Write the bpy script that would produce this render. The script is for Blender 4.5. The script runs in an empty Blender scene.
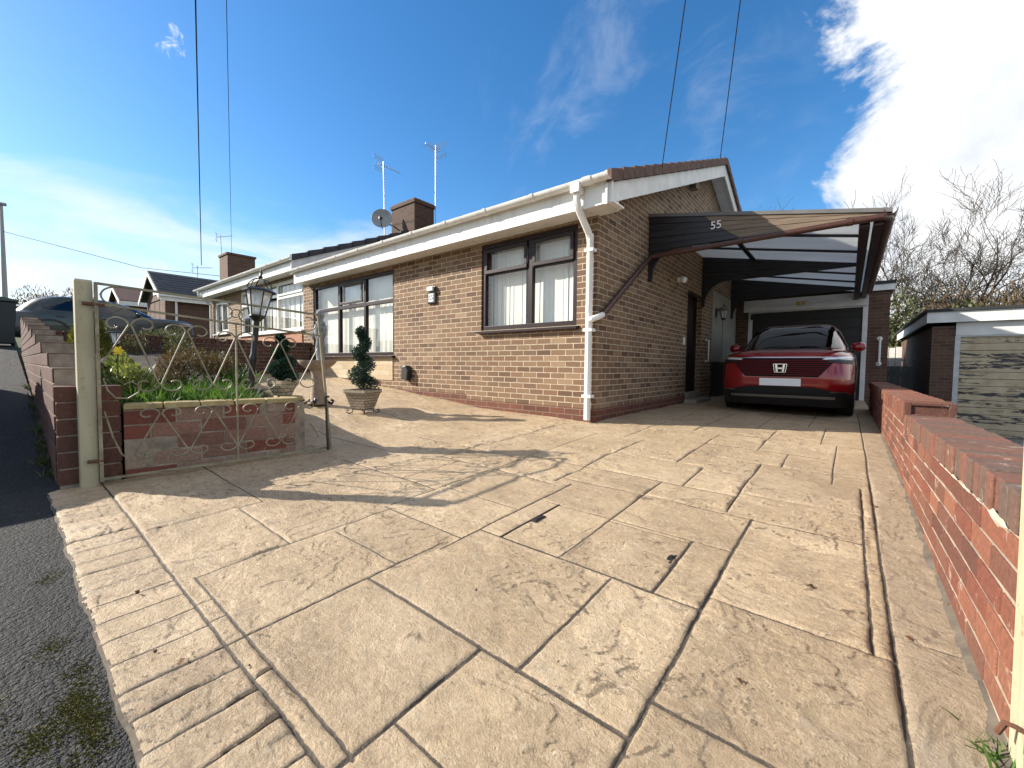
import bpy, bmesh, math, random
import numpy as np
from mathutils import Vector, Matrix
R = math.radians
random.seed(7); rng = np.random.default_rng(7)
scene = bpy.context.scene
col = scene.collection

# ------------------------------------------------------------------ camera
cd = bpy.data.cameras.new('camera'); cam = bpy.data.objects.new('camera', cd); col.objects.link(cam)
cd.sensor_width = 36.0; cd.lens = 36.0*415.0/1024.0; cd.clip_start = 0.05; cd.clip_end = 3000
YAW, PITCH, ROLL = R(39.0), R(2.55), R(0.6)
fw = Vector((-math.sin(YAW)*math.cos(PITCH), math.cos(YAW)*math.cos(PITCH), -math.sin(PITCH)))
r0 = Vector((math.cos(YAW), math.sin(YAW), 0)); u0 = r0.cross(fw)
rr = r0*math.cos(ROLL)+u0*math.sin(ROLL); uu = rr.cross(fw)
M4 = Matrix((rr, uu, -fw)).transposed().to_4x4(); M4.translation = Vector((0, 0, .913))
cam.matrix_world = M4
scene.camera = cam

# ------------------------------------------------------------------ sky, sun, exposure
SUN_EL, SUN_AZ = R(28.6), math.atan2(-.855, -.518)          # azimuth measured clockwise from +Y
scene.view_settings.view_transform = 'Standard'; scene.view_settings.look = 'None'
scene.view_settings.exposure = 0.88; scene.view_settings.gamma = 1.0
scene.view_settings.use_curve_mapping = False
world = bpy.data.worlds.new('World'); scene.world = world; world.use_nodes = True

class NT:
    """small helper to write node graphs"""
    def __init__(s, tree): s.t = tree; s.n = tree.nodes; s.l = tree.links
    def node(s, typ, **kw):
        n = s.n.new(typ)
        for k, v in kw.items(): setattr(n, k, v)
        return n
    def put(s, sock, v):
        if isinstance(v, bpy.types.NodeSocket): s.l.new(v, sock)
        elif v is not None:
            try: sock.default_value = v
            except Exception: sock.default_value = (v, v, v)
    def math(s, op, a, b=None, c=None, clamp=False):
        n = s.node('ShaderNodeMath', operation=op, use_clamp=clamp)
        for i, v in enumerate((a, b, c)):
            if v is not None: s.put(n.inputs[i], v)
        return n.outputs[0]
    def vmath(s, op, a, b=None):
        n = s.node('ShaderNodeVectorMath', operation=op)
        s.put(n.inputs[0], a)
        if b is not None: s.put(n.inputs[1], b)
        return n.outputs['Value'] if op in ('DOT_PRODUCT', 'LENGTH', 'DISTANCE') else n.outputs[0]
    def ramp(s, fac, stops, interp='LINEAR'):
        n = s.node('ShaderNodeValToRGB'); n.color_ramp.interpolation = interp
        e = n.color_ramp.elements
        while len(e) < len(stops): e.new(0.5)
        for i, (p, c) in enumerate(stops):
            e[i].position = p; e[i].color = (c[0], c[1], c[2], 1) if len(c) == 3 else c
        s.put(n.inputs[0], fac); return n.outputs[0]
    def maprange(s, v, a, b, c=0., d=1., smooth=False):
        n = s.node('ShaderNodeMapRange', interpolation_type='SMOOTHSTEP' if smooth else 'LINEAR')
        for i, x in enumerate((v, a, b, c, d)): s.put(n.inputs[i], x)
        return n.outputs[0]
    def noise(s, vec, scale, detail=4., rough=.55, dist=0., out=0):
        n = s.node('ShaderNodeTexNoise'); s.put(n.inputs['Vector'], vec)
        n.inputs['Scale'].default_value = scale; n.inputs['Detail'].default_value = detail
        n.inputs['Roughness'].default_value = rough; n.inputs['Distortion'].default_value = dist
        return n.outputs[out]
    def mix(s, f, a, b, mode='MIX'):
        n = s.node('ShaderNodeMix', data_type='RGBA', blend_type=mode)
        s.put(n.inputs[0], f)
        for i, v in ((6, a), (7, b)):
            if isinstance(v, (tuple, list)) and len(v) == 3: v = (*v, 1)
            s.put(n.inputs[i], v)
        return n.outputs[2]
    def mapping(s, vec, scale=(1, 1, 1), rot=(0, 0, 0), loc=(0, 0, 0)):
        n = s.node('ShaderNodeMapping'); s.put(n.inputs[0], vec)
        n.inputs[1].default_value = loc; n.inputs[2].default_value = rot; n.inputs[3].default_value = scale
        return n.outputs[0]

def build_sky():
    w = NT(world.node_tree); w.n.clear()
    out = w.node('ShaderNodeOutputWorld')
    sky = w.node('ShaderNodeTexSky', sky_type='NISHITA'); sky.sun_disc = False
    sky.sun_elevation = SUN_EL; sky.sun_rotation = SUN_AZ
    sky.air_density = 1.0; sky.dust_density = 0.35; sky.ozone_density = 2.6; sky.altitude = 60
    hs = w.node('ShaderNodeHueSaturation'); hs.inputs['Saturation'].default_value = 1.30; hs.inputs['Value'].default_value = 1.0
    w.l.new(sky.outputs[0], hs.inputs['Color'])
    b1 = w.node('ShaderNodeBackground'); w.l.new(hs.outputs[0], b1.inputs[0]); b1.inputs[1].default_value = 0.115
    d = w.node('ShaderNodeTexCoord').outputs['Generated']
    sep = w.node('ShaderNodeSeparateXYZ'); w.l.new(d, sep.inputs[0]); z = sep.outputs[2]; x = sep.outputs[0]
    # big cumulus to the north-east
    n1 = w.noise(d, 4.2, 8., .62, .5); n1b = w.noise(d, 13., 5., .6)
    az = w.math('DIVIDE', x, w.math('MAXIMUM', sep.outputs[1], .05))
    m1 = w.math('ADD', az, w.math('MULTIPLY', w.math('SUBTRACT', n1, .5), .50))
    m1 = w.math('ADD', m1, w.math('MULTIPLY', w.math('SUBTRACT', n1b, .5), .10))
    m1 = w.math('ADD', m1, w.math('MULTIPLY', w.maprange(z, .3, .62, 0, 1), .03))
    m1 = w.maprange(m1, -.035, .03, 0, 1, True)
    m1 = w.math('MULTIPLY', m1, w.maprange(sep.outputs[1], .05, .15, 0, 1))
    # low veil of cirrus and thin cloud to the west
    st = w.mapping(d, (1.4, 1.4, 5.0), (0, R(-9), 0))
    n2 = w.noise(st, 2.6, 7., .58, .6)
    band = w.maprange(z, .12, .42, 1, 0, True)
    west = w.maprange(w.vmath('DOT_PRODUCT', d, Vector((-.88, .47, 0))), .55, 1.0, .25, 1., True)
    m2 = w.math('ADD', w.math('MULTIPLY', w.math('SUBTRACT', n2, .5), 1.9), w.math('MULTIPLY', w.math('MULTIPLY', band, west), 1.05))
    m2 = w.maprange(m2, .22, 1.35, 0, .86, True)
    m2 = w.math('MULTIPLY', m2, w.maprange(z, .40, .25, 0, 1, True))
    # thin streaks higher up
    st3 = w.mapping(d, (2.2, 5.0, 3.0), (R(20), R(35), R(30)))
    n3 = w.noise(st3, 2.6, 7., .62, .4)
    mid = w.maprange(w.vmath('DOT_PRODUCT', d, Vector((-.36, .82, .43)).normalized()), .93, .995, 0, 1, True)
    m3 = w.math('MULTIPLY', w.maprange(n3, .48, .85, 0, .24, True), mid)
    # small loose puff
    c4 = w.vmath('DOT_PRODUCT', d, Vector((-.844, .186, .503)).normalized())
    m4 = w.math('ADD', c4, w.math('MULTIPLY', w.math('SUBTRACT', w.noise(d, 34., 5., .65, 1.5), .5), .0024))
    m4 = w.maprange(m4, .99985, 1.0005, 0, .8, True)
    # unseen broken white cloud behind the viewer, added to neutralise the fill light
    m5 = w.math('MULTIPLY', w.maprange(n1, .38, .54, 0, .85, True), w.maprange(sep.outputs[1], -.30, -.05, 1, 0, True))
    mm = w.math('MAXIMUM', w.math('MAXIMUM', w.math('MAXIMUM', m1, m2), w.math('MAXIMUM', m3, m4)), m5)
    mm = w.math('MULTIPLY', mm, w.maprange(z, -.02, .02, 0, 1))
    n5 = w.noise(d, 6., 6., .6)
    cc = w.ramp(n5, [(.30, (.74, .79, .87)), (.50, (.95, .97, .99)), (.65, (1, 1, 1))])
    b2 = w.node('ShaderNodeBackground'); w.l.new(cc, b2.inputs[0]); b2.inputs[1].default_value = 0.62
    mx = w.node('ShaderNodeMixShader'); w.l.new(mm, mx.inputs[0]); w.l.new(b1.outputs[0], mx.inputs[1]); w.l.new(b2.outputs[0], mx.inputs[2])
    w.l.new(mx.outputs[0], out.inputs[0])
build_sky()
ld = bpy.data.lights.new('sun', 'SUN'); ld.energy = 5.0; ld.angle = R(.53); ld.color = (1, .93, .82)
sun = bpy.data.objects.new('sun', ld); col.objects.link(sun); sun.location = (-30, -20, 25)
sdir = Vector((math.sin(SUN_AZ)*math.cos(SUN_EL), math.cos(SUN_AZ)*math.cos(SUN_EL), math.sin(SUN_EL)))
sun.rotation_euler = sdir.to_track_quat('Z', 'Y').to_euler()
scene.render.engine = 'CYCLES'
scene.cycles.max_bounces = 8; scene.cycles.transparent_max_bounces = 16
scene.cycles.use_denoising = True
scene.cycles.sample_clamp_indirect = 6

# ------------------------------------------------------------------ materials
def mat(name, fn=None, base=(.5, .5, .5), rough=.6, metal=0., spec=.5, coat=0.):
    m = bpy.data.materials.new(name); m.use_nodes = True
    g = NT(m.node_tree); p = g.n['Principled BSDF']
    p.inputs['Base Color'].default_value = (*base, 1); p.inputs['Roughness'].default_value = rough
    p.inputs['Metallic'].default_value = metal; p.inputs['Specular IOR Level'].default_value = spec
    p.inputs['Coat Weight'].default_value = coat; p.inputs['Coat Roughness'].default_value = .04
    g.p = p
    g.uv = lambda: g.node('ShaderNodeUVMap').outputs[0]
    g.obj = lambda: g.node('ShaderNodeTexCoord').outputs['Object']
    g.pos = lambda: g.node('ShaderNodeNewGeometry').outputs['Position']
    def attr(n): return g.node('ShaderNodeAttribute', attribute_name=n).outputs['Fac']
    g.attr = attr
    def bump(h, strength=.5, dist=.01):
        b = g.node('ShaderNodeBump'); b.inputs['Strength'].default_value = strength; b.inputs['Distance'].default_value = dist
        g.put(b.inputs['Height'], h); g.l.new(b.outputs[0], p.inputs['Normal']); return b
    g.bump = bump
    g.color = lambda c: g.l.new(c, p.inputs['Base Color'])
    if fn: fn(g)
    return m
def weather(scale=6., lo=.85, hi=1.1, bmp=.0, bscale=60.):
    """slight tonal unevenness and optional fine bump on a plain base colour"""
    def f(g):
        b = tuple(g.p.inputs['Base Color'].default_value)[:3]
        n = g.noise(g.pos(), scale, 5., .6)
        g.color(g.ramp(n, [(.3, tuple(v*lo for v in b)), (.7, tuple(min(v*hi, .95) for v in b))]))
        g.put(g.p.inputs['Roughness'], g.maprange(g.noise(g.pos(), scale*2.3, 3.), .3, .7, max(g.p.inputs['Roughness'].default_value-.08, .02), g.p.inputs['Roughness'].default_value+.08))
        if bmp: g.bump(g.noise(g.pos(), bscale, 4.), bmp, .004)
    return f
def f_brick(cols, mortar, bw=.225, rh=.075, ms=.0055):
    def f(g):
        uv = g.uv()
        wob = g.vmath('ADD', uv, g.vmath('MULTIPLY', g.vmath('SUBTRACT', g.noise(uv, 9., 2., out=1), (.5, .5, .5)), (.006, .006, 0)))
        b = g.node('ShaderNodeTexBrick'); g.put(b.inputs['Vector'], wob)
        b.inputs['Color1'].default_value = (0, 0, 0, 1); b.inputs['Color2'].default_value = (1, 1, 1, 1); b.inputs['Mortar'].default_value = (0, 0, 0, 1)
        b.inputs['Scale'].default_value = 1; b.inputs['Mortar Size'].default_value = ms; b.inputs['Mortar Smooth'].default_value = .25
        b.inputs['Brick Width'].default_value = bw; b.inputs['Row Height'].default_value = rh; b.inputs['Bias'].default_value = 0
        n = len(cols); rc = g.ramp(b.outputs['Color'], [(i/(n-1), c) for i, c in enumerate(cols)])
        fine = g.noise(uv, 70., 4., .7)
        rc = g.mix(g.maprange(fine, .3, .75), g.mix(1., rc, (.72, .70, .70), 'MULTIPLY'), g.mix(1., rc, (1.22, 1.2, 1.16), 'MULTIPLY'))
        big = g.noise(uv, .9, 4., .6)
        rc = g.mix(g.maprange(big, .38, .68, 0, .50), rc, g.mix(1., rc, (.62, .58, .56), 'MULTIPLY'))
        mo = g.mix(g.maprange(g.noise(uv, 14., 4.), .3, .7), mortar, tuple(v*.66 for v in mortar))
        g.color(g.mix(b.outputs['Fac'], rc, mo))
        g.p.inputs['Roughness'].default_value = .86
        h = g.math('ADD', g.math('MULTIPLY', g.math('SUBTRACT', 1., b.outputs['Fac']), 1.), g.math('MULTIPLY', fine, .35))
        g.bump(h, .8, .006)
    return f
BUFF = [(.098, .055, .031), (.205, .125, .070), (.155, .093, .054), (.245, .158, .091), (.190, .105, .056), (.290, .198, .120)]
M = {}
M['brick'] = mat('brown_facing_brick', f_brick(BUFF, (.56, .45, .325), ms=.0060))
M['brick_red'] = mat('red_plinth_brick', f_brick([(.105, .036, .020), (.165, .056, .030), (.135, .050, .030)], (.26, .18, .125)))
M['brick_dark'] = mat('dark_brown_brick', f_brick([(.085, .045, .030), (.14, .075, .048), (.11, .058, .04)], (.21, .165, .13)))
M['brick_mid'] = mat('mid_brown_brick', f_brick([(.045, .021, .013), (.08, .038, .022), (.06, .030, .019)], (.14, .10, .075)))
M['brick_orange'] = mat('orange_panel_brick', f_brick([(.40, .16, .08), (.48, .21, .11), (.36, .15, .085)], (.45, .33, .24)))
M['stone'] = mat('cream_stone_cladding', f_brick([(.46, .36, .23), (.60, .50, .35), (.54, .41, .25), (.66, .57, .42)], (.56, .47, .34), .30, .10, .004))

def f_loose(cols, limek=.75):
    def f(g):
        r = g.attr('rnd'); n = len(cols)
        c = g.ramp(r, [(i/(n-1), k) for i, k in enumerate(cols)])
        p = g.pos(); fine = g.noise(p, 55., 5., .68)
        c = g.mix(g.maprange(fine, .3, .72), g.mix(1., c, (.66, .64, .62), 'MULTIPLY'), g.mix(1., c, (1.2, 1.17, 1.12), 'MULTIPLY'))
        lime = g.maprange(g.noise(p, 9., 6., .7, .4), .60, .72, 0, limek)
        c = g.mix(lime, c, (.45, .38, .31))
        moss = g.maprange(g.noise(g.vmath('ADD', p, (7, 3, 1)), 5., 5., .65), .60, .74, 0, .45)
        c = g.mix(moss, c, (.085, .075, .052))
        g.color(c); g.p.inputs['Roughness'].default_value = .88
        g.bump(g.math('ADD', fine, g.math('MULTIPLY', g.noise(p, 160., 3.), .4)), .7, .005)
    return f
M['loose_red'] = mat('weathered_red_brick', f_loose([(.095, .038, .026), (.20, .068, .038), (.135, .058, .038), (.25, .098, .056), (.18, .057, .034), (.12, .046, .032)]))
M['loose_faded'] = mat('whitewashed_red_brick', f_loose([(.17, .055, .038), (.24, .075, .052), (.33, .24, .18), (.20, .085, .062), (.38, .29, .22), (.27, .16, .12)]))
M['loose_brown'] = mat('weathered_brown_brick', f_loose([(.085, .036, .025), (.125, .052, .035), (.10, .046, .034), (.075, .036, .027)], .2))
M['loose_top'] = mat('weathered_coping_brick', f_loose([(.125, .066, .046), (.17, .075, .050), (.11, .075, .058), (.19, .070, .045)]))
M['mortar'] = mat('lime_mortar', weather(9, .45, 1.2, .6), (.36, .29, .22), .9)
M['coping_stone'] = mat('mossy_yellow_coping', weather(9, .62, 1.15, .7, 45), (.40, .31, .15), .9)

def f_slate(g):
    p = g.pos()
    jt = g.attr('joint'); rv = g.attr('riven')
    n = g.noise(p, 2.1, 6., .62); n2 = g.noise(p, 11., 6., .66, .5)
    c = g.ramp(n, [(.28, (.345, .245, .142)), (.5, (.490, .358, .215)), (.72, (.610, .470, .305))])
    c = g.mix(g.maprange(n2, .35, .72, 0, .6), c, (.370, .275, .180))
    c = g.mix(g.maprange(g.noise(p, 26., 5., .6, 1.), .55, .7, 0, .45), c, (.60, .50, .37))
    grey = g.maprange(g.noise(g.vmath('ADD', p, (3, 9, 0)), 1.7, 7., .7, 1.1), .585, .68, 0, .55)
    c = g.mix(grey, c, (.255, .215, .160))
    mot = g.noise(p, 48., 6., .72, .3)
    c = g.mix(g.maprange(mot, .50, .68, 0, .50), c, (.285, .205, .125))
    c = g.mix(g.maprange(mot, .46, .32, 0, .45), c, (.70, .57, .40))
    spk = g.maprange(g.noise(p, 260., 2.), .60, .74, 0, .6)
    c = g.mix(spk, c, (.17, .125, .085))
    c = g.mix(g.maprange(g.math('MULTIPLY', rv, g.maprange(g.noise(p, 30., 3.), .32, .52)), .12, .7, 0, .85), c, (.165, .118, .072))  # shadow of the riven steps painted into the colour as dark lines
    tn = g.attr('tone')
    c = g.mix(g.maprange(tn, .5, .75, 0, .55), c, g.mix(1., c, (1.22, 1.24, 1.26), 'MULTIPLY')); c = g.mix(g.maprange(tn, .5, .25, 0, .42), c, g.mix(1., c, (.70, .68, .68), 'MULTIPLY'))
    px_s = g.node('ShaderNodeSeparateXYZ'); g.put(px_s.inputs[0], p)
    c = g.mix(g.maprange(px_s.outputs[0], .13, .15, 0, .55), c, g.mix(n2, (.30, .235, .165), (.40, .32, .235)))
    jn = g.maprange(g.math('ADD', jt, g.math('MULTIPLY', g.math('SUBTRACT', g.noise(p, 60., 4.), .5), .42)), .55, .68, 0, 1)
    c = g.mix(jn, c, g.mix(g.noise(p, 30., 3.), (.022, .018, .014), (.13, .10, .072)))
    g.color(c)
    g.put(g.p.inputs['Roughness'], g.maprange(n2, .3, .7, .48, .72))
    wv = g.vmath('ADD', p, g.vmath('MULTIPLY', g.noise(p, 6., 5., .6, out=1), (.16, .16, 0)))
    st = g.mapping(wv, (3.2, 5.6, 3.), (0, 0, R(25)))
    a = g.math('MULTIPLY', g.noise(st, 1., 6., .58), 7.)
    saw = g.math('FRACT', a)
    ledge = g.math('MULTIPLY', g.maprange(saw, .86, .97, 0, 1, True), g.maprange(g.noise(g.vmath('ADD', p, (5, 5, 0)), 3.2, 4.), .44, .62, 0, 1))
    h = g.math('ADD', g.math('MULTIPLY', saw, .42), g.math('ADD', g.math('MULTIPLY', g.noise(p, 17., 9., .76, .3), .60), g.math('MULTIPLY', g.noise(p, 75., 6., .7, .4), .55)))
    pit = g.node('ShaderNodeTexVoronoi'); g.put(pit.inputs['Vector'], p); pit.inputs['Scale'].default_value = 70.
    h = g.math('ADD', h, g.math('MULTIPLY', g.maprange(pit.outputs['Distance'], 0, .35, 0, 1), .16))
    h = g.math('ADD', h, g.math('MULTIPLY', g.noise(p, 260., 4., .7), .42))
    g.bump(h, 1., .012)
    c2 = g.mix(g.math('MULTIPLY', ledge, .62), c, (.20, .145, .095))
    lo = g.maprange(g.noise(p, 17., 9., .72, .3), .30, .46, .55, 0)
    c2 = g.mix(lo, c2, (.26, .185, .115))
    g.color(c2)
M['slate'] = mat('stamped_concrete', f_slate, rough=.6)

def f_asphalt(g):
    p = g.pos()
    v = g.node('ShaderNodeTexVoronoi'); g.put(v.inputs['Vector'], p); v.inputs['Scale'].default_value = 80.
    v2 = g.node('ShaderNodeTexVoronoi'); g.put(v2.inputs['Vector'], p); v2.inputs['Scale'].default_value = 210.
    c = g.ramp(v.outputs['Color'], [(.0, (.005, .005, .006)), (.5, (.013, .0125, .0125)), (.85, (.034, .032, .030)), (1., (.13, .12, .11))])
    c = g.mix(g.maprange(g.noise(p, 3., 5.), .35, .7, 0, .6), c, (.016, .0155, .016))
    c = g.mix(g.maprange(v.outputs['Distance'], .38, .62, 0, .85), c, (.005, .005, .005))  # crevice shade between the chips darkened into the colour
    c = g.mix(g.maprange(g.noise(p, 5.5, 6., .7), .60, .72, 0, .55), c, (.050, .052, .018))
    g.color(c); g.p.inputs['Roughness'].default_value = .82
    h = g.math('ADD', g.math('MULTIPLY', g.math('SUBTRACT', 1., v.outputs['Distance']), 1.0), g.math('MULTIPLY', g.math('SUBTRACT', 1., v2.outputs['Distance']), .5))
    h = g.math('ADD', h, g.math('MULTIPLY', g.noise(p, 30., 4.), 1.3))
    g.bump(h, 1., .012)
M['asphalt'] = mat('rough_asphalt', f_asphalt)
M['earth'] = mat('garden_earth', lambda g: (g.color(g.ramp(g.noise(g.pos(), 3., 6.), [(.3, (.035, .050, .018)), (.6, (.06, .075, .028)), (.75, (.085, .065, .04))])), g.bump(g.noise(g.pos(), 22., 6.), .8, .04)), rough=.95)
M['soil'] = mat('bed_soil', lambda g: (g.color(g.ramp(g.noise(g.pos(), 14., 6.), [(.3, (.022, .015, .010)), (.7, (.060, .042, .028))])), g.bump(g.noise(g.pos(), 50., 6.), 1., .03)), rough=.95)
M['lime'] = mat('cream_lime_smear', weather(30, .7, 1.1, .6, 90), (.58, .49, .36), .9)
M['grime'] = mat('dirty_mortar', weather(14, .6, 1.3, .7, 60), (.115, .092, .068), .9)
M['concrete'] = mat('grey_concrete', weather(5, .7, 1.15, .5, 60), (.30, .27, .23), .85)
M['white'] = mat('white_upvc', lambda g: (g.color(g.mix(g.maprange(g.noise(g.mapping(g.pos(), (7, 7, 1.2)), 1.2, 6., .65), .50, .74, 0, .5), g.ramp(g.noise(g.pos(), 2.5, 4.), [(.3, (.72, .71, .68)), (.7, (.80, .79, .76))]), (.46, .43, .37))), g.put(g.p.inputs['Roughness'], g.maprange(g.noise(g.pos(), 6., 3.), .3, .7, .26, .45))))
M['white_paint'] = mat('white_painted_wood', weather(4, .80, 1.05, .15, 40), (.74, .73, .70), .5)
M['brown_upvc'] = mat('mahogany_upvc', lambda g: g.color(g.ramp(g.noise(g.mapping(g.pos(), (3, 3, 40)), 1., 4.), [(.3, (.012, .005, .006)), (.7, (.024, .010, .010))])), rough=.42, spec=.3)
M['brown_pipe'] = mat('brown_plastic_pipe', weather(5, .8, 1.2), (.062, .022, .016), .38)
M['black_board'] = mat('black_stained_boards', lambda g: (g.color(g.ramp(g.noise(g.mapping(g.pos(), (2, 2, 30)), 1., 5.), [(.3, (.010, .010, .013)), (.7, (.024, .023, .027))])), g.bump(g.noise(g.mapping(g.pos(), (4, 4, 60)), 1., 4.), .3, .004)), rough=.45)
M['tan_board'] = mat('pale_timber_boards', lambda g: (g.color(g.ramp(g.noise(g.mapping(g.pos(), (2, 2, 30)), 1., 5.), [(.3, (.125, .088, .058)), (.7, (.20, .145, .098))])), g.bump(g.noise(g.mapping(g.pos(), (4, 4, 60)), 1., 4.), .3, .004)), rough=.6)
M['grey_flash'] = mat('grey_roof_flashing', weather(4, .8, 1.1), (.13, .125, .12), .55)
def f_poly(g):
    t = g.node('ShaderNodeBsdfTranslucent'); 
    n = g.ramp(g.noise(g.mapping(g.pos(), (.6, 2.2, 1)), 1.4, 4.), [(.3, (.80, .81, .80)), (.7, (.94, .95, .94))])
    g.l.new(n, t.inputs[0]); g.p.inputs['Base Color'].default_value = (.62, .66, .68, 1); g.p.inputs['Roughness'].default_value = .35
    mx = g.node('ShaderNodeMixShader'); mx.inputs[0].default_value = .55
    g.l.new(g.p.outputs[0], mx.inputs[1]); g.l.new(t.outputs[0], mx.inputs[2])
    g.l.new(mx.outputs[0], g.n['Material Output'].inputs[0])
M['poly'] = mat('opal_polycarbonate', f_poly)
def f_glass(tint, refl=1.):
    def f(g):
        tr = g.node('ShaderNodeBsdfTransparent'); tr.inputs[0].default_value = (*tint, 1)
        gl = g.node('ShaderNodeBsdfGlossy'); gl.inputs['Roughness'].default_value = .015; gl.inputs[0].default_value = (1, 1, 1, 1)
        nb = g.node('ShaderNodeBump'); nb.inputs['Strength'].default_value = .05; nb.inputs['Distance'].default_value = .02
        g.put(nb.inputs['Height'], g.noise(g.pos(), 1.3, 2.)); g.l.new(nb.outputs[0], gl.inputs['Normal'])
        fr = g.node('ShaderNodeLayerWeight'); fr.inputs[0].default_value = .5
        k = g.maprange(g.math('POWER', fr.outputs['Facing'], 4.), 0., 1., .045*refl, 1.)
        mx = g.node('ShaderNodeMixShader'); g.put(mx.inputs[0], k)
        g.l.new(tr.outputs[0], mx.inputs[1]); g.l.new(gl.outputs[0], mx.inputs[2]); g.l.new(mx.outputs[0], g.n['Material Output'].inputs[0])
    return f
M['glass'] = mat('window_glass', f_glass((.93, .95, .95), 2.0))
M['lamp_glass'] = mat('lantern_glass', lambda g: (g.p.inputs['Transmission Weight'].__setattr__('default_value', .55), g.p.inputs['IOR'].__setattr__('default_value', 1.05)), (.86, .88, .88), .25)
M['car_glass'] = mat('tinted_car_glass', f_glass((.10, .12, .13), 1.6))
M['blind'] = mat('cream_vertical_blind', weather(3, .93, 1.03), (.82, .79, .70), .8)
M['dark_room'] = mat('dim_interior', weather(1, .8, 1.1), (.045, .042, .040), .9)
M['tile_brown'] = mat('brown_concrete_tile', weather(7, .65, 1.25, .6, 70), (.115, .060, .045), .82)
M['tile_dark'] = mat('dark_slate_tile', weather(6, .65, 1.3, .6, 70), (.040, .043, .050), .72)
M['felt'] = mat('dark_roof_felt', weather(5, .7, 1.2, .5, 90), (.030, .032, .033), .85)
M['render'] = mat('cream_pebble_render', weather(6, .85, 1.08, 1., 120), (.34, .31, .26), .9)
M['door_dark'] = mat('near_black_garage_door', weather(4, .8, 1.2), (.012, .009, .009), .5)
M['black_paint'] = mat('black_paint', weather(5, .8, 1.3), (.012, .012, .013), .38)
M['black_plastic'] = mat('black_plastic', weather(8, .8, 1.2), (.014, .014, .015), .5)
M['iron'] = mat('cream_painted_iron', lambda g: (g.color(g.mix(g.maprange(g.noise(g.pos(), 28., 5., .7), .55, .68, 0, .85), g.ramp(g.noise(g.pos(), 9., 4.), [(.35, (.17, .15, .092)), (.65, (.31, .275, .18))]), (.12, .055, .028)))), rough=.55)
M['cream_post'] = mat('cream_painted_post', lambda g: (g.color(g.mix(g.maprange(g.noise(g.pos(), 16., 6., .7), .58, .70, 0, .7), g.ramp(g.noise(g.mapping(g.pos(), (6, 6, 1.6)), 1.5, 5.), [(.3, (.34, .30, .185)), (.7, (.47, .43, .29))]), (.16, .115, .065))), g.bump(g.noise(g.pos(), 60., 5.), .4, .004)), rough=.7)
M['iron_dark'] = mat('dark_corroded_steel', weather(25, .6, 1.4, .6, 80), (.045, .036, .030), .8)
M['rust'] = mat('rusty_iron', weather(20, .5, 1.3, .8, 80), (.13, .055, .03), .85)
M['chrome'] = mat('chrome', None, (.75, .75, .76), .12, 1.)
M['silver'] = mat('satin_silver', None, (.45, .45, .46), .35, 1.)
M['galv'] = mat('galvanised_tube', weather(8, .8, 1.1), (.42, .43, .44), .42, .8)
M['red_paint'] = mat('deep_red_car_paint', None, (.25, .004, .007), .20, .15, .4, 1.)
M['red_slat'] = mat('dark_red_slat', None, (.11, .004, .006), .6, spec=.2)
M['grille'] = mat('black_grille', None, (.010, .004, .005), .7, spec=.2)
M['grey_paint'] = mat('dark_grey_car_paint', None, (.040, .046, .042), .40, .25, .5, .5)
M['tyre'] = mat('tyre_rubber', weather(12, .8, 1.2, .5, 120), (.016, .016, .016), .8)
M['rim'] = mat('alloy_rim', None, (.32, .32, .33), .3, .9)
M['headlight'] = mat('headlight_lens', None, (.26, .265, .27), .08, .4, .8, 1.)
M['light_led'] = mat('headlight_strip', None, (.75, .77, .80), .15, .0, .8, 1.)
M['plate'] = mat('white_plate', None, (.86, .86, .86), .45)
M['bin'] = mat('dark_green_bin_plastic', weather(5, .8, 1.2), (.014, .020, .024), .45)
M['bin_lid'] = mat('green_bin_lid', weather(5, .8, 1.2), (.040, .062, .052), .4)
M['dish'] = mat('grey_dish_metal', weather(9, .85, 1.1), (.30, .30, .29), .5)
M['white_letter'] = mat('white_lettering', None, (.80, .80, .80), .5)
M['brass'] = mat('brass', None, (.55, .38, .12), .35, .9)
M['stone_pot'] = mat('weathered_stone_pot', f_brick([(.33, .28, .20), (.45, .39, .29), (.38, .33, .25)], (.17, .14, .10), .075, .036, .0045))
M['cast_stone'] = mat('weathered_cast_stone', weather(10, .7, 1.2, .7, 60), (.36, .27, .20), .9)
M['grey_stone'] = mat('grey_lichened_stone', weather(14, .55, 1.35, .8, 60), (.24, .25, .25), .9)
def f_peel(g):
    p = g.pos()
    n = g.noise(g.mapping(p, (2.2, 2.2, 13.)), 1., 7., .68, .9)
    band = g.noise(g.mapping(p, (.25, .25, 4.2)), 1., 2.)
    m = g.maprange(g.math('ADD', n, g.math('MULTIPLY', g.math('SUBTRACT', band, .5), .75)), .545, .56, 0, 1)
    c = g.mix(m, g.ramp(g.noise(p, 5., 4.), [(.3, (.40, .315, .20)), (.7, (.56, .46, .31))]), g.ramp(g.noise(p, 18., 4.), [(.3, (.028, .028, .036)), (.7, (.085, .08, .085))]))
    g.color(c); g.p.inputs['Roughness'].default_value = .75
    g.bump(g.math('SUBTRACT', 1., m), .6, .004)
M['peel'] = mat('peeling_cream_paint', f_peel)
M['bark'] = mat('grey_bark', weather(9, .6, 1.3, .8, 30), (.062, .045, .030), .9)
M['bark_moss'] = mat('mossy_bark', weather(5, .55, 1.3, .8, 30), (.070, .060, .036), .9)
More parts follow.
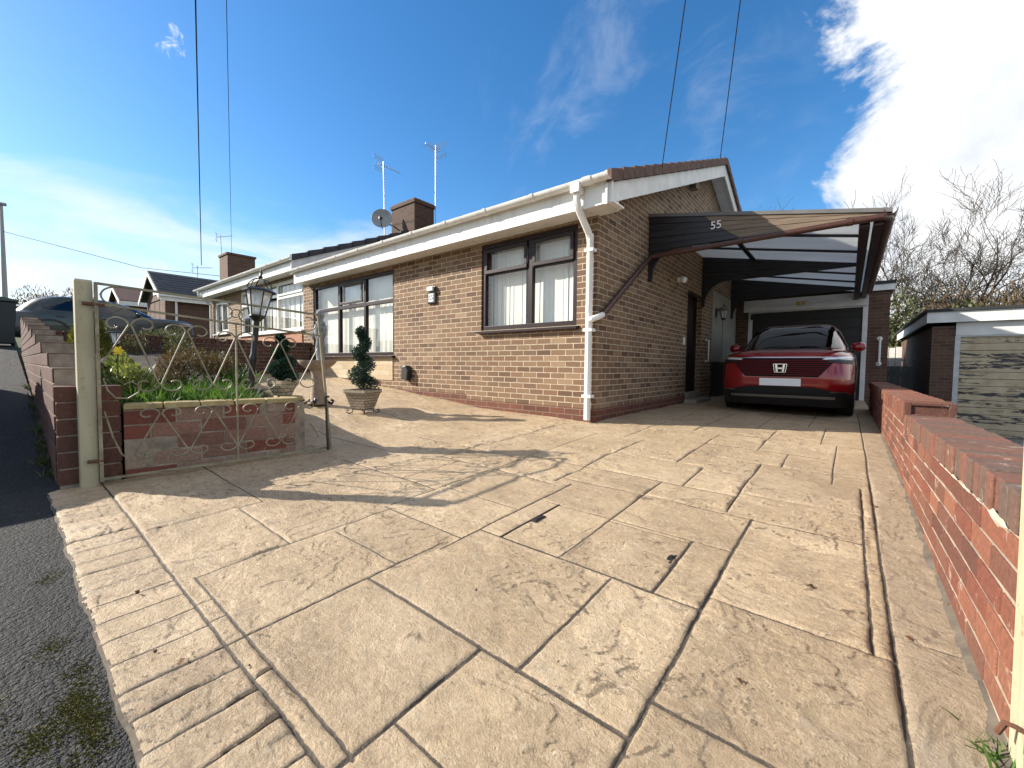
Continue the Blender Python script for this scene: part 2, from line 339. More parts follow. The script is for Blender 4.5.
def f_leaf(cols, rough=.55, trans=.25):
    def f(g):
        n = len(cols); c = g.ramp(g.attr('rnd'), [(i/(n-1), k) for i, k in enumerate(cols)])
        g.color(c); g.p.inputs['Roughness'].default_value = rough
        t = g.node('ShaderNodeBsdfTranslucent'); g.l.new(g.mix(1., c, (1.3, 1.4, .8), 'MULTIPLY'), t.inputs[0])
        mx = g.node('ShaderNodeMixShader'); mx.inputs[0].default_value = trans
        g.l.new(g.p.outputs[0], mx.inputs[1]); g.l.new(t.outputs[0], mx.inputs[2]); g.l.new(mx.outputs[0], g.n['Material Output'].inputs[0])
    return f
M['leaf_strap'] = mat('strap_leaf_green', f_leaf([(.050, .105, .018), (.085, .165, .030), (.12, .20, .045), (.065, .13, .022)]))
M['leaf_box'] = mat('dark_topiary_green', f_leaf([(.012, .034, .022), (.020, .055, .036), (.032, .075, .048)], .5, .12))
M['leaf_heather'] = mat('bronze_heather', f_leaf([(.075, .045, .022), (.12, .060, .030), (.085, .075, .026), (.15, .085, .045)], .7))
M['leaf_conifer'] = mat('golden_conifer', f_leaf([(.09, .105, .018), (.15, .16, .028), (.20, .19, .04), (.07, .09, .018)], .6))
M['leaf_varieg'] = mat('variegated_leaf', f_leaf([(.06, .11, .025), (.16, .19, .05), (.30, .30, .10), (.09, .14, .03)], .5))
M['leaf_dark'] = mat('dark_evergreen_leaf', f_leaf([(.020, .036, .014), (.038, .062, .022), (.055, .075, .028)], .55, .15))
M['leaf_ivy'] = mat('olive_ivy_leaf', f_leaf([(.045, .062, .020), (.085, .10, .035), (.12, .125, .05), (.10, .085, .045)], .6, .2))
M['yellow_petal'] = mat('yellow_petal', None, (.75, .55, .03), .5)
M['moss'] = mat('yellow_green_moss', f_leaf([(.045, .050, .010), (.085, .085, .016), (.12, .105, .018), (.06, .045, .014)], .9, .1))
M['dead_leaf'] = mat('dead_leaf', f_leaf([(.050, .024, .012), (.11, .05, .02), (.16, .07, .03)], .8, .1))
M['wire'] = mat('black_cable', None, (.010, .011, .014), .6)

# ------------------------------------------------------------------ mesh helpers
class MB:
    def __init__(s): s.v = []; s.f = []; s.r = []; s.cur = 0.
    def add(s, vs, fs, rnd=None):
        o = len(s.v); s.v += [tuple(v) for v in vs]; r = s.cur if rnd is None else rnd
        for f in fs: s.f.append(tuple(o+i for i in f)); s.r.append(r)
    def box(s, x0, x1, y0, y1, z0, z1, rnd=None):
        s.hexa([(x0, y0), (x1, y0), (x1, y1), (x0, y1)], z0, z1, rnd)
    def hexa(s, q, z0, z1, rnd=None):
        z0 = z0 if isinstance(z0, (list, tuple)) else [z0]*len(q); z1 = z1 if isinstance(z1, (list, tuple)) else [z1]*len(q)
        n = len(q); vs = [(x, y, z) for (x, y), z in zip(q, z0)]+[(x, y, z) for (x, y), z in zip(q, z1)]
        s.add(vs, [tuple(range(n-1, -1, -1)), tuple(range(n, 2*n))]+[(i, (i+1) % n, n+(i+1) % n, n+i) for i in range(n)], rnd)
    def obox(s, c, ax, ay, az, rnd=None):
        c = Vector(c); ax = Vector(ax); ay = Vector(ay); az = Vector(az); vs = []
        for sz in (-1, 1):
            for sx, sy in ((-1, -1), (1, -1), (1, 1), (-1, 1)): vs.append(c+ax*sx+ay*sy+az*sz)
        s.add(vs, [(3, 2, 1, 0), (4, 5, 6, 7), (0, 1, 5, 4), (1, 2, 6, 5), (2, 3, 7, 6), (3, 0, 4, 7)], rnd)
    def prism(s, poly, axis, a, b, rnd=None):
        """extrude a 2-D polygon: axis 'x' -> poly is (y,z); axis 'y' -> poly is (x,z)"""
        n = len(poly)
        mk = (lambda p, t: (t, p[0], p[1])) if axis == 'x' else (lambda p, t: (p[0], t, p[1]))
        vs = [mk(p, a) for p in poly]+[mk(p, b) for p in poly]
        s.add(vs, [tuple(range(n)), tuple(range(2*n-1, n-1, -1))]+[(i, n+i, n+(i+1) % n, (i+1) % n) for i in range(n)], rnd)
    def tube(s, pts, rad, n=8, cap=True, rnd=None):
        pts = [Vector(p) for p in pts]
        rad = rad if isinstance(rad, (list, tuple)) else [rad]*len(pts)
        vs = []; prev = None
        for i, p in enumerate(pts):
            t = (pts[min(i+1, len(pts)-1)]-pts[max(i-1, 0)]).normalized()
            if prev is None:
                a = Vector((0, 0, 1)) if abs(t.z) < .9 else Vector((1, 0, 0)); u = t.cross(a).normalized()
            else: u = (prev-t*prev.dot(t)); u = u.normalized() if u.length > 1e-6 else t.orthogonal().normalized()
            prev = u; w = t.cross(u)
            for k in range(n):
                a = 2*math.pi*(k+.5)/n; vs.append(p+(u*math.cos(a)+w*math.sin(a))*rad[i])
        fs = []
        for i in range(len(pts)-1):
            for k in range(n): fs.append((i*n+k, i*n+(k+1) % n, (i+1)*n+(k+1) % n, (i+1)*n+k))
        if cap: fs += [tuple(range(n-1, -1, -1)), tuple(range((len(pts)-1)*n, len(pts)*n))]
        s.add(vs, fs, rnd)
    def lathe(s, prof, c, n=20, rnd=None, phase=0., axis=None):
        c = Vector(c); vs = []
        A = Matrix.Identity(3) if axis is None else Vector((0, 0, 1)).rotation_difference(Vector(axis)).to_matrix()
        for r, z in prof:
            for k in range(n):
                a = 2*math.pi*k/n+phase; vs.append(c+A @ Vector((r*math.cos(a), r*math.sin(a), z)))
        fs = []
        for i in range(len(prof)-1):
            for k in range(n): fs.append((i*n+k, i*n+(k+1) % n, (i+1)*n+(k+1) % n, (i+1)*n+k))
        fs += [tuple(range(n-1, -1, -1)), tuple(range((len(prof)-1)*n, len(prof)*n))]
        s.add(vs, fs, rnd)
    def grid(s, P, rnd=None):
        """P: rows of points"""
        nr, nc = len(P), len(P[0]); vs = [p for r_ in P for p in r_]
        s.add(vs, [(i*nc+j, i*nc+j+1, (i+1)*nc+j+1, (i+1)*nc+j) for i in range(nr-1) for j in range(nc-1)], rnd)
    def leaf(s, p, d, w, l, nrm=None, rnd=None, bend=0.):
        """one leaf: two quads along d"""
        p = Vector(p); d = Vector(d).normalized(); nrm = Vector(nrm) if nrm is not None else Vector((random.gauss(0, 1), random.gauss(0, 1), random.gauss(0, 1)))
        sd = d.cross(nrm)
        sd = sd.normalized() if sd.length > 1e-5 else d.orthogonal().normalized()
        up = sd.cross(d)
        a = p; m = p+d*l*.5+up*bend*l*.5; e = p+d*l-Vector((0, 0, 1))*abs(bend)*l*.35
        r = random.random() if rnd is None else rnd
        s.add([a-sd*w*.25, a+sd*w*.25, m+sd*w*.5, m-sd*w*.5, e+sd*w*.08, e-sd*w*.08], [(0, 1, 2, 3), (3, 2, 4, 5)], r)
    def build(s, name, material, parent=None, loc=(0, 0, 0), bevel=0., smooth=False, rootloc=None, recalc=True, weld=False, angle=40):
        base = Vector(rootloc) if rootloc is not None else (Vector(parent['_o']) if parent is not None else Vector(loc))
        me = bpy.data.meshes.new(name)
        V = np.array(s.v, dtype=np.float64)
        me.from_pydata((V-np.array(base)).tolist(), [], s.f)
        if recalc or weld:
            bm = bmesh.new(); bm.from_mesh(me)
            lay = None
            if weld: bmesh.ops.remove_doubles(bm, verts=bm.verts, dist=1e-5)
            if recalc: bmesh.ops.recalc_face_normals(bm, faces=bm.faces)
            bm.to_mesh(me); bm.free()
        nf = len(me.polygons)
        if nf == len(s.r):
            at = me.attributes.new('rnd', 'FLOAT', 'FACE'); at.data.foreach_set('value', np.array(s.r, dtype=np.float32))
        # box-projected UV in metres, taken from world position
        nl = len(me.loops); vi = np.empty(nl, dtype=np.int32); me.loops.foreach_get('vertex_index', vi)
        co = np.empty(len(me.vertices)*3); me.vertices.foreach_get('co', co); co = co.reshape(-1, 3)+np.array(base)
        nr = np.empty(nf*3); me.polygons.foreach_get('normal', nr); nr = np.abs(nr.reshape(-1, 3))
        lt = np.empty(nf, dtype=np.int32); me.polygons.foreach_get('loop_total', lt)
        ax = np.repeat(np.argmax(nr*np.array([1, 1, 1.0]), axis=1), lt)
        c = co[vi]; uv = np.where((ax == 0)[:, None], c[:, [1, 2]], np.where((ax == 1)[:, None], c[:, [0, 2]], c[:, [0, 1]]))
        ul = me.uv_layers.new(name='UVMap'); ul.data.foreach_set('uv', uv.astype(np.float32).ravel())
        if smooth:
            me.polygons.foreach_set('use_smooth', np.ones(nf, dtype=bool))
            if smooth == 'auto': me.set_sharp_from_angle(angle=R(angle))
        me.materials.append(material)
        o = bpy.data.objects.new(name, me); col.objects.link(o)
        if parent is not None:
            o.parent = parent; o['_o'] = list(base)
        else:
            o.location = base; o['_o'] = list(base)
        if bevel:
            b = o.modifiers.new('bevel', 'BEVEL'); b.width = bevel; b.segments = 2; b.limit_method = 'ANGLE'; b.angle_limit = R(40)
        return o
def thing(name, label, cat, loc, group=None):
    o = bpy.data.objects.new(name, None); col.objects.link(o); o.location = loc; o['_o'] = list(loc)
    o.empty_display_size = .2
    o['label'] = label; o['category'] = cat
    if group: o['group'] = group
    return o
def tag(o, label, cat, group=None, kind=None):
    o['label'] = label; o['category'] = cat
    if group: o['group'] = group
    if kind: o['kind'] = kind
    return o
def struct(o, kind='structure'): o['kind'] = kind; return o
def box_part(name, m, parent, *b, bevel=0.):
    k = MB(); k.box(*b); return k.build(name, m, parent, bevel=bevel)

# ------------------------------------------------------------------ terrain
def sst(a, b, x): t = np.clip((x-a)/(b-a), 0, 1); return t*t*(3-2*t)
def gz(x, y):
    x = np.asarray(x, float); y = np.asarray(y, float)
    yc = np.clip(y, -3.5, None)
    gy = np.where(yc < 4.2, .043*yc, .043*4.2+.024*np.clip(1-np.exp(-(yc-4.2)/.6), 0, 1))
    xc = np.clip(x, -24, 12)
    t = np.clip(-4.0-xc, 0, None)
    k = .092+(.066-.092)*sst(1.0, 3.2, y)
    z = -.0163*xc+gy+k*t*sst(0, .8, t)
    d = sst(.48, .62, x)*sst(.2, 1.4, y)
    return z*(1-d)+d*(-.036*np.clip(y, 0, 13)-.02)
def g1(x, y): return float(gz(x, y))
def axis(*parts):
    out = []
    for a, b, st in parts:
        n = max(1, int(round((b-a)/st))); out += list(np.linspace(a, b, n, endpoint=False))
    out.append(parts[-1][1]); return np.array(out)
def sheet(name, xs, ys, zf, m, keep=None, attrs=None, smooth=True):
    X, Y = np.meshgrid(xs, ys); Z = zf(X, Y); nx, ny = len(xs), len(ys)
    co = np.stack([X, Y, Z], -1).reshape(-1, 3)
    i = np.arange((ny-1)*nx).reshape(ny-1, nx)[:, :-1]
    F = np.stack([i, i+1, i+1+nx, i+nx], -1).reshape(-1, 4)
    if keep is not None:
        cx = co[F].mean(1); F = F[keep(cx[:, 0], cx[:, 1])]
    me = bpy.data.meshes.new(name)
    me.vertices.add(len(co)); me.vertices.foreach_set('co', co.ravel())
    me.loops.add(F.size); me.loops.foreach_set('vertex_index', F.ravel().astype(np.int32))
    me.polygons.add(len(F)); me.polygons.foreach_set('loop_start', np.arange(0, F.size, 4, dtype=np.int32)); me.polygons.foreach_set('loop_total', np.full(len(F), 4, dtype=np.int32))
    me.update(calc_edges=True); me.validate()
    if smooth: me.polygons.foreach_set('use_smooth', np.ones(len(me.polygons), dtype=bool))
    for k, a in (attrs or {}).items():
        at = me.attributes.new(k, 'FLOAT', 'POINT'); at.data.foreach_set('value', a(X, Y).ravel().astype(np.float32))
    me.materials.append(m); o = bpy.data.objects.new(name, me); col.objects.link(o); return struct(o)
def vnoise(x, y, seed=0):
    rg = np.random.default_rng(seed); T = rg.random((256, 256))
    xi = np.floor(x).astype(int); yi = np.floor(y).astype(int); fx = x-xi; fy = y-yi
    fx = fx*fx*(3-2*fx); fy = fy*fy*(3-2*fy)
    a = T[yi & 255, xi & 255]; b = T[yi & 255, (xi+1) & 255]; c = T[(yi+1) & 255, xi & 255]; d = T[(yi+1) & 255, (xi+1) & 255]
    return (a*(1-fx)+b*fx)*(1-fy)+(c*(1-fx)+d*fx)*fy
def fbm(x, y, o=5, seed=0, g=.5):
    s = 0; a = 1; t = 0
    for k in range(o): s = s+a*vnoise(x*2**k+17*k, y*2**k+31*k, seed+k); t += a; a *= g
    return s/t

xs = axis((-420, -60, 40), (-60, -26, 4), (-26, -12, 1), (-12, 4, .25), (4, 14, 1), (14, 60, 6), (60, 420, 40))
ys = axis((-200, -20, 30), (-20, -8, 2), (-8, 16, .25), (16, 60, 4), (60, 600, 60))
sheet('ground', xs, ys, lambda x, y: gz(x, y)-.07, M['earth'])
# road
def zroad(x, y):
    cr = fbm(x*7, y*7, 4, 5)*.010-.005
    return gz(x, np.minimum(y, .19))-.014-.004*sst(.0, .16, y)+cr
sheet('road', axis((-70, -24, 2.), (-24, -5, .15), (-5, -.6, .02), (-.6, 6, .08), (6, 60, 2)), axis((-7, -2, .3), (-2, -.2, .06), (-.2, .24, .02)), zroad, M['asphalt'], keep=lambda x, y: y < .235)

# ------------------------------------------------------------------ stamped driveway: joints as segments (x0,y0,x1,y1,width)
W1, W2 = .0060, .0052
J = []  # joint positions mostly unprojected from image pixels beforehand, entered as world coordinates
def vx(x, a, b, w=W1): J.append((x, a, x, b, w))
def hy(y, a, b, w=W2): J.append((a, y, b, y, w))
vx(-2.70, .45, .97); vx(-2.0, .475, 1.39); vx(-2.05, 1.41, 4.0); vx(-1.46, .17, 1.3, .0075); vx(-1.42, 1.25, 2.40, .0075); vx(-1.54, 2.38, 4.0)
vx(-.84, .44, .90, .0085); vx(-.70, .90, 1.49, .0075); vx(-.95, 1.52, 2.79); vx(-.37, .17, 2.48, .0090); vx(-.50, 2.5, 3.70)
vx(-.82, 2.8, 3.3); vx(-1.03, 3.34, 4.75); vx(-.60, 4.2, 5.5); vx(-.37, 3.7, 4.2); vx(-.06, 3.45, 4.87); vx(-.18, 4.9, 6.1)
vx(.085, 1.6, 3.45, .0065); vx(.135, .17, 8.6, .0075)
vx(-2.40, 1.74, 2.32); vx(-2.62, 2.3, 4.3); vx(-3.85, 2.15, 3.7); vx(-2.97, 2.68, 3.6); vx(-3.18, .98, 2.68)
vx(-3.45, 2.7, 4.4); vx(-4.4, 1.8, 3.2); vx(-4.9, 2.5, 4.5); vx(-5.6, 1.8, 3.6); vx(-6.3, 2.6, 4.5); vx(-7.2, 1.8, 4.5)
vx(-1.75, 4.0, 6.4); vx(-1.3, 4.8, 7.5); vx(-.8, 5.5, 9); vx(-.35, 6.1, 9)
hy(.418, -4.0, .135, .0068); hy(.472, -2.01, -.83, .0060)
hy(.84, -2.66, -2.0); hy(.97, -4., -2.68); hy(1.04, -1.95, -1.46); hy(1.38, -2.05, -1.43); hy(1.83, -2.05, -1.42)
hy(.905, -1.46, -.37, .0085); hy(1.505, -1.42, -.37, .007); hy(2.03, -1.42, -.37, .005); hy(1.60, -.37, .135, .006); hy(1.04, -.37, .135, .007)
hy(2.47, -1.5, .085, .0085); hy(2.80, -2.05, -.37, .0085); hy(2.88, -.52, .1, .0085); hy(.585, -.84, -.37); hy(3.34, -1.54, -.8, .0085); hy(3.72, -.82, .1, .0085); hy(4.2, -1.03, -.1, .0085)
hy(4.88, -1.3, .12, .0085); hy(5.5, -1.75, .12, .0085); hy(2.32, -2.62, -1.54, .0085); hy(2.68, -3.45, -2.05, .0085); hy(1.75, -3.2, -2.05, .0085); hy(3.6, -3.4, -2.6, .0085); hy(3.2, -5.6, -3.85, .0085); hy(4.0, -2.62, -1.54, .0085); hy(2.15, -4.4, -3.18, .0085); hy(2.6, -7.2, -4.9, .0085); hy(3.7, -4.9, -3.45, .0085)
hy(6.3, -2.3, .12, .0085); hy(7.2, -2.3, .12, .0085)
for yy in (1.02, 1.75, 2.5, 3.3, 4.3): hy(yy, .135, .3, .003)
for x, xb in zip((-3.75, -3.60, -3.45, -3.33, -3.12, -2.96, -2.80, -2.65, -2.50, -2.36, -2.20, -2.05, -1.905, -1.765, -1.615, -1.335, -1.205, -1.07, -.93, -.79, -.65, -.51, -.23, -.09, .05), [None]*30):
    vx(x, .17, .42, .0058)
vx(-1.63, .42, .47, .005); vx(-1.78, .42, .47, .005); vx(-1.25, .42, .47, .005)
hy(1.505, -1.28, -.54, .008); vx(-1.28, 1.505, 2.03, .007); vx(-.54, 1.505, 2.03, .008); hy(2.0, -.95, -.54, .005)
SEG = np.array(J)
JX = lambda: None
def joints(X, Y):
    """0..1 joint strength; wobbling edges"""
    wx = X+(fbm(X*22, Y*22, 3, 41)-.5)*.006+(fbm(X*2, Y*2, 2, 43)-.5)*.010; wy = Y+(fbm(X*22+50, Y*22, 3, 47)-.5)*.006+(fbm(X*2, Y*2+30, 2, 49)-.5)*.010
    out = np.zeros_like(X); fl = np.zeros_like(X); jl = np.zeros_like(X)
    for x0, y0, x1, y1, w in SEG:
        if x0 == x1: d = np.hypot(wx-x0, np.maximum(0, np.maximum(y0-wy, wy-y1)))
        else: d = np.hypot(wy-y0, np.maximum(0, np.maximum(x0-wx, wx-x1)))
        out = np.maximum(out, np.exp(-(d/(w*.76))**4)); fl = np.maximum(fl, np.exp(-(d/(w*1.9))**2)); jl = np.maximum(jl, 1-d/(w*2.0))
    return out, fl, jl
SLABS = [(-1.46, -.84, .47, .905, .35), (-.84, -.37, .42, .905, .62), (-.37, .135, .42, 1.04, .42), (-.37, .135, 1.04, 1.6, .30), (-.37, .085, 1.6, 2.47, .66), (-1.42, -.70, .905, 1.505, .40), (-.70, -.37, .905, 1.505, .72),
         (-2.0, -1.46, .475, 1.04, .55), (-1.95, -1.44, 1.04, 1.38, .30), (-2.7, -2.0, .42, .84, .60), (-2.66, -2., .84, 1.4, .42), (-3.75, -2.7, .42, .97, .50), (-2.05, -1.42, 1.38, 1.83, .68), (-1.42, -.95, 1.505, 2.03, .60), (-.95, -.54, 1.505, 2.0, .38),
         (-1.42, -.95, 2.03, 2.8, .33), (-.95, -.37, 2.03, 2.8, .58), (-2.05, -1.42, 1.83, 2.32, .40), (-.5, .1, 2.8, 3.72, .35), (-.82, -.5, 2.8, 3.34, .68), (-1.54, -.82, 2.8, 3.34, .55), (-1.03, -.5, 3.34, 4.2, .40), (-2.05, -1.54, 2.32, 3.2, .62), (-.5, -.06, 3.72, 4.9, .62), (-2.62, -2.05, 2.3, 3.6, .38)]
SLABS += [(-3.7+.148*i, -3.552+.148*i, .165, .418, (.5, .36, .62, .44, .58, .3, .66)[(i*5) % 7]) for i in range(26)]
def tone(X, Y):
    t = np.full(X.shape, .5)
    for x0, x1, y0, y1, v in SLABS: t[(X > x0) & (X < x1) & (Y > y0) & (Y < y1)] = v
    return t
_cache = {}
def jr(X, Y):
    k = (X.shape, float(X[0, 0]), float(Y[-1, -1]))
    if k not in _cache:
        j, fl, jl = joints(X, Y)
        a = R(28); u = X*math.cos(a)+Y*math.sin(a); v = -X*math.sin(a)+Y*math.cos(a)
        w1 = fbm(X*1.7, Y*1.7, 4, 3)-.5; w2 = fbm(X*1.7+9, Y*1.7, 4, 4)-.5
        q = fbm(u*1.9+w1*2.4, v*3.3+w2*2.4, 6, 11, .52)*11
        fr = q-np.floor(q); ter = (np.floor(q)+sst(.0, .05, fr))/11
        on = sst(.41, .53, fbm(X*2.4, Y*2.4, 4, 77))
        edge = np.exp(-((fr-.03)/.045)**2)*on  # mask for the step shadow painted along riven edges
        _cache[k] = (j, fl, ter, edge, jl)
    return _cache[k]
def zdrive(X, Y):
    j, fl, ter, edge, _ = jr(X, Y)
    e = np.exp(-((Y-.165)/.014)**2)*.007
    return gz(X, Y)-j*.0052-fl*.0005+(ter-.5)*.040*(1-fl)*(.25+.75*sst(.41, .53, fbm(X*2.4, Y*2.4, 4, 77)))+(fbm(X*1.3, Y*1.3, 3, 8)-.5)*.016-e
xs = axis((-9.8, -4.2, .06), (-4.2, -2.9, .016), (-2.9, -2.0, .007), (-2.0, .305, .0052))
ys = axis((.165, 1.15, .0050), (1.15, 2.1, .0066), (2.1, 4.0, .011), (4.0, 6.4, .02), (6.4, 12.45, .05))
edge_n = lambda x: .175+.030*(fbm(x*7, x*0+3., 5, 21, .65)-.5)
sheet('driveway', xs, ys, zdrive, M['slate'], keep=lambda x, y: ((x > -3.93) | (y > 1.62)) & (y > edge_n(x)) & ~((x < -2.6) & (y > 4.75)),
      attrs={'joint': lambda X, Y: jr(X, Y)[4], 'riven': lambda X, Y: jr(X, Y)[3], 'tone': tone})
# front edge of the slab down to the road
k = MB(); px_ = np.linspace(-3.9, .3, 160)
for a, b in zip(px_[:-1], px_[1:]):
    ya, yb = float(edge_n(np.array(a))), float(edge_n(np.array(b)))
    k.add([(a, ya-.007, g1(a, .17)-.012), (b, yb-.007, g1(b, .17)-.012), (b, yb+.014, g1(b, .17)-.006), (a, ya+.014, g1(a, .17)-.006)], [(0, 1, 2, 3)])
    k.add([(a, ya-.012, g1(a, .17)-.09), (b, yb-.012, g1(b, .17)-.09), (b, yb-.007, g1(b, .17)-.012), (a, ya-.007, g1(a, .17)-.012)], [(0, 1, 2, 3)])
struct(k.build('driveway_edge', M['grime'], recalc=False))
# neighbour's lower concrete drive on the right
sheet('path', axis((.55, 8, .5)), axis((.2, 13.4, .5)), lambda x, y: gz(x, y)+.0-.03, M['concrete'])

# ------------------------------------------------------------------ the bungalow
HX0, HX1, HY0, HY1 = -9.85, -2.39, 4.55, 14.3       # plan
EZ = 2.74                                            # soffit height
RY, RZ = 9.42, 5.12                                  # ridge
house = thing('bungalow', 'brown brick bungalow with white gutter, two dark framed windows and brown tiled gable', 'house', (-6.1, 9.4, .2))
WINS = [(-9.55, -6.47, 1.08, 2.64), (-4.29, -2.66, 1.425, 2.68)]
def wall_y(mb, x0, x1, z0, z1, y0, y1, holes):
    """wall facing -Y made of butted boxes round its openings"""
    xs_ = sorted({x0, x1, *[h[0] for h in holes], *[h[1] for h in holes]})
    for a, b in zip(xs_[:-1], xs_[1:]):
        hs = [h for h in holes if h[0] <= a+1e-6 and h[1] >= b-1e-6]
        zs = [z0]
        for h in sorted(hs, key=lambda h: h[2]): zs += [h[2], h[3]]
        zs.append(z1)
        for c, d in zip(zs[0::2], zs[1::2]):
            if d > c+1e-4: mb.box(a, b, y0, y1, c, d)
k = MB()
wall_y(k, HX0, HX1-.23, .0, EZ+.02, HY0, HY0+.23, WINS)
def rz(y): return RZ-.413*abs(y-RY)-.03            # roof underside
# side wall with the door recess
YD0, YD1 = 8.16, 9.14
for a, b, c in ((HY0, YD0, 0.), (YD0, YD1, 2.36), (YD1, 9.95, 0.)):
    k.prism([(a, c), (b, c), (b, rz(b)), (a, rz(a))] if not a < RY < b else [(a, c), (b, c), (b, rz(b)), (RY, rz(RY)), (a, rz(a))], 'x', HX1-.23, HX1)
k.prism([(9.95, 0), (HY1, 0), (HY1, rz(HY1)), (9.95, rz(9.95))], 'x', HX1-.23, HX1)
k.box(HX0, HX1-.23, HY1-.23, HY1, 0, EZ); k.prism([(HY0+.23, 0), (HY1-.23, 0), (HY1-.23, rz(HY1-.23)), (RY, rz(RY)), (HY0+.23, rz(HY0+.23))], 'x', HX0, HX0+.2)
k.build('wall', M['brick'], house)
# red plinth, two courses, standing 3 mm proud
k = MB()
k.box(-4.6, HX1+.003, HY0-.004, HY0+.05, .1, .392); k.box(-6.9, -4.6, HY0-.004, HY0+.05, .1, .467); k.box(HX0, -6.9, HY0-.004, HY0+.05, .1, .617)
k.box(HX1-.05, HX1+.004, HY0+.05, YD0, .05, .392)
k.build('plinth', M['brick_red'], house)
# lining behind the windows and the recess
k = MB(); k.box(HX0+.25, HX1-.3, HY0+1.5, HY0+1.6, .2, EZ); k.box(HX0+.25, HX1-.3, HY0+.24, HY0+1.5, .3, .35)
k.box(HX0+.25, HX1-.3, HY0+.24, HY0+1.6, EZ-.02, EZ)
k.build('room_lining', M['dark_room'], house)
# stone panel under the left window
box_part('stone_panel', M['stone'], house, -9.52, -6.50, HY0-.012, HY0+.1, .62, 1.045)
def window(x0, x1, z0, z1, y, parent, m, mull, trans, opens, blinds=True, fw_=.065, slat=.089, sill=True, topblind=True, seed=0, ang_=-6):
    """frame with the panes, sill and blinds as its sub-parts"""
    f = MB(); d0, d1 = y+.02, y+.09
    f.box(x0, x1, d0, d1, z1-fw_, z1); f.box(x0, x1, d0, d1, z0, z0+fw_)
    f.box(x0, x0+fw_, d0, d1, z0+fw_, z1-fw_); f.box(x1-fw_, x1, d0, d1, z0+fw_, z1-fw_)
    xsn = [x0+fw_/2]+list(mull)+[x1-fw_/2]
    for q in mull: f.box(q-.035, q+.035, d0, d1, z0+fw_, z1-fw_)
    for a, b in zip(xsn[:-1], xsn[1:]):
        if trans: f.box(a+.035, b-.035, d0+.002, d1-.002, trans-.035, trans+.035)
    for (a, b, c, d) in opens:
        for bx in ((a, b, c, c+.05), (a, b, d-.05, d), (a, a+.05, c+.05, d-.05), (b-.05, b, c+.05, d-.05)): f.box(bx[0], bx[1], d0-.022, d0-.001, bx[2], bx[3])
    fr = f.build('window', m, parent, bevel=.004)
    g_ = MB(); g_.add([(x0+.02, y+.055, z0+.02), (x1-.02, y+.055, z0+.02), (x1-.02, y+.055, z1-.02), (x0+.02, y+.055, z1-.02)], [(0, 1, 2, 3)])
    g_.build('pane', M['glass'], fr, recalc=False)
    if sill:
        s_ = MB(); s_.prism([(y-.075, z0-.045), (y+.09, z0-.045), (y+.09, z0-.002), (y+.02, z0-.002), (y-.075, z0-.018)], 'x', x0-.04, x1+.04); s_.build('sill', m, fr)
    if blinds:
        r_ = random.Random(seed); b_ = MB(); x = x0+.05
        while x < x1-.05:
            a = R(ang_+r_.choice((-4, 4, 8, 0, -8))+r_.uniform(-4, 4)); w = slat*.5; yb = y+.18
            if r_.random() > .06:
                b_.add([(x-w*math.cos(a), yb-w*math.sin(a), z0+.03), (x+w*math.cos(a), yb+w*math.sin(a), z0+.03), (x+w*math.cos(a), yb+w*math.sin(a), z1-.03), (x-w*math.cos(a), yb-w*math.sin(a), z1-.03)], [(0, 1, 2, 3)])
            x += slat*.86
        b_.build('blind', M['blind'], fr, recalc=False)
    return fr
window(*WINS[0], HY0, house, M['brown_upvc'], (-8.45, -7.46), 2.09, [(-8.40, -7.52, 2.14, 2.57)], seed=2, ang_=4)
window(*WINS[1], HY0, house, M['brown_upvc'], (-3.40,), 2.27, [(-4.23, -3.45, 2.25, 2.60), (-3.36, -2.72, 2.25, 2.60)], seed=5)
# fascia, soffit, gutter with brackets, downpipe
FX0, FX1 = HX0+.05, -2.06
box_part('fascia', M['white'], house, FX0, FX1, 4.235, 4.26, 2.70, 2.95, bevel=.004)
k = MB(); k.box(FX0, FX1, 4.262, HY0-.004, 2.715, 2.735); k.build('soffit', M['white'], house)
def half_gutter(mb, x0, x1, y, z, r, n=9, axis_='x'):
    for a, b in ((0, 1),):
        P = []
        for i in range(n+1):
            t = math.pi*i/n; P.append((y-r*math.cos(t), z-r*math.sin(t)))
        for i in range(n, -1, -1):
            t = math.pi*i/n; P.append((y-(r-.006)*math.cos(t), z-(r-.006)*math.sin(t)))
        if axis_ == 'x': mb.prism(P, 'x', x0, x1)
k = MB(); half_gutter(k, FX0-.02, FX1-.01, 4.165, 2.985, .062)
x = FX0+.5
while x < FX1-.2: half_gutter(k, x-.022, x+.022, 4.165, 2.988, .071); x += .78
half_gutter(k, FX1-.022, FX1+.004, 4.165, 2.99, .068)
half_gutter(k, FX1-.30, FX1-.22, 4.165, 2.99, .070)
k.box(FX0-.02, FX1-.01, 4.224, 4.236, 2.93, 2.995)
k.build('gutter', M['white'], house, smooth='auto')
DX = -2.455
k = MB()
k.box(DX-.055, DX+.055, 4.10, 4.225, 2.86, 2.965)
def sqpipe(mb, pts, r=.040): mb.tube(pts, r, 8)
sqpipe(k, [(DX, 4.165, 2.9), (DX, 4.165, 2.78), (DX, 4.20, 2.70), (DX, 4.44, 2.50), (DX, 4.49, 2.42), (DX, 4.49, .26)])
for z in (2.30, 1.35, .55): k.box(DX-.06, DX+.06, 4.45, 4.548, z-.018, z+.018)
k.lathe([(.042, 0), (.042, .09)], (DX, 4.49, 2.40), 10); k.lathe([(.042, 0), (.042, .09)], (DX, 4.49, 1.56), 10)
# branch collecting the brown pipe of the canopy
sqpipe(k, [(DX, 4.49, 1.46), (DX+.06, 4.47, 1.48), (HX1+.05, 4.50, 1.50), (HX1+.05, 4.62, 1.54)], .036)
k.build('downpipe', M['white'], house, smooth='auto')
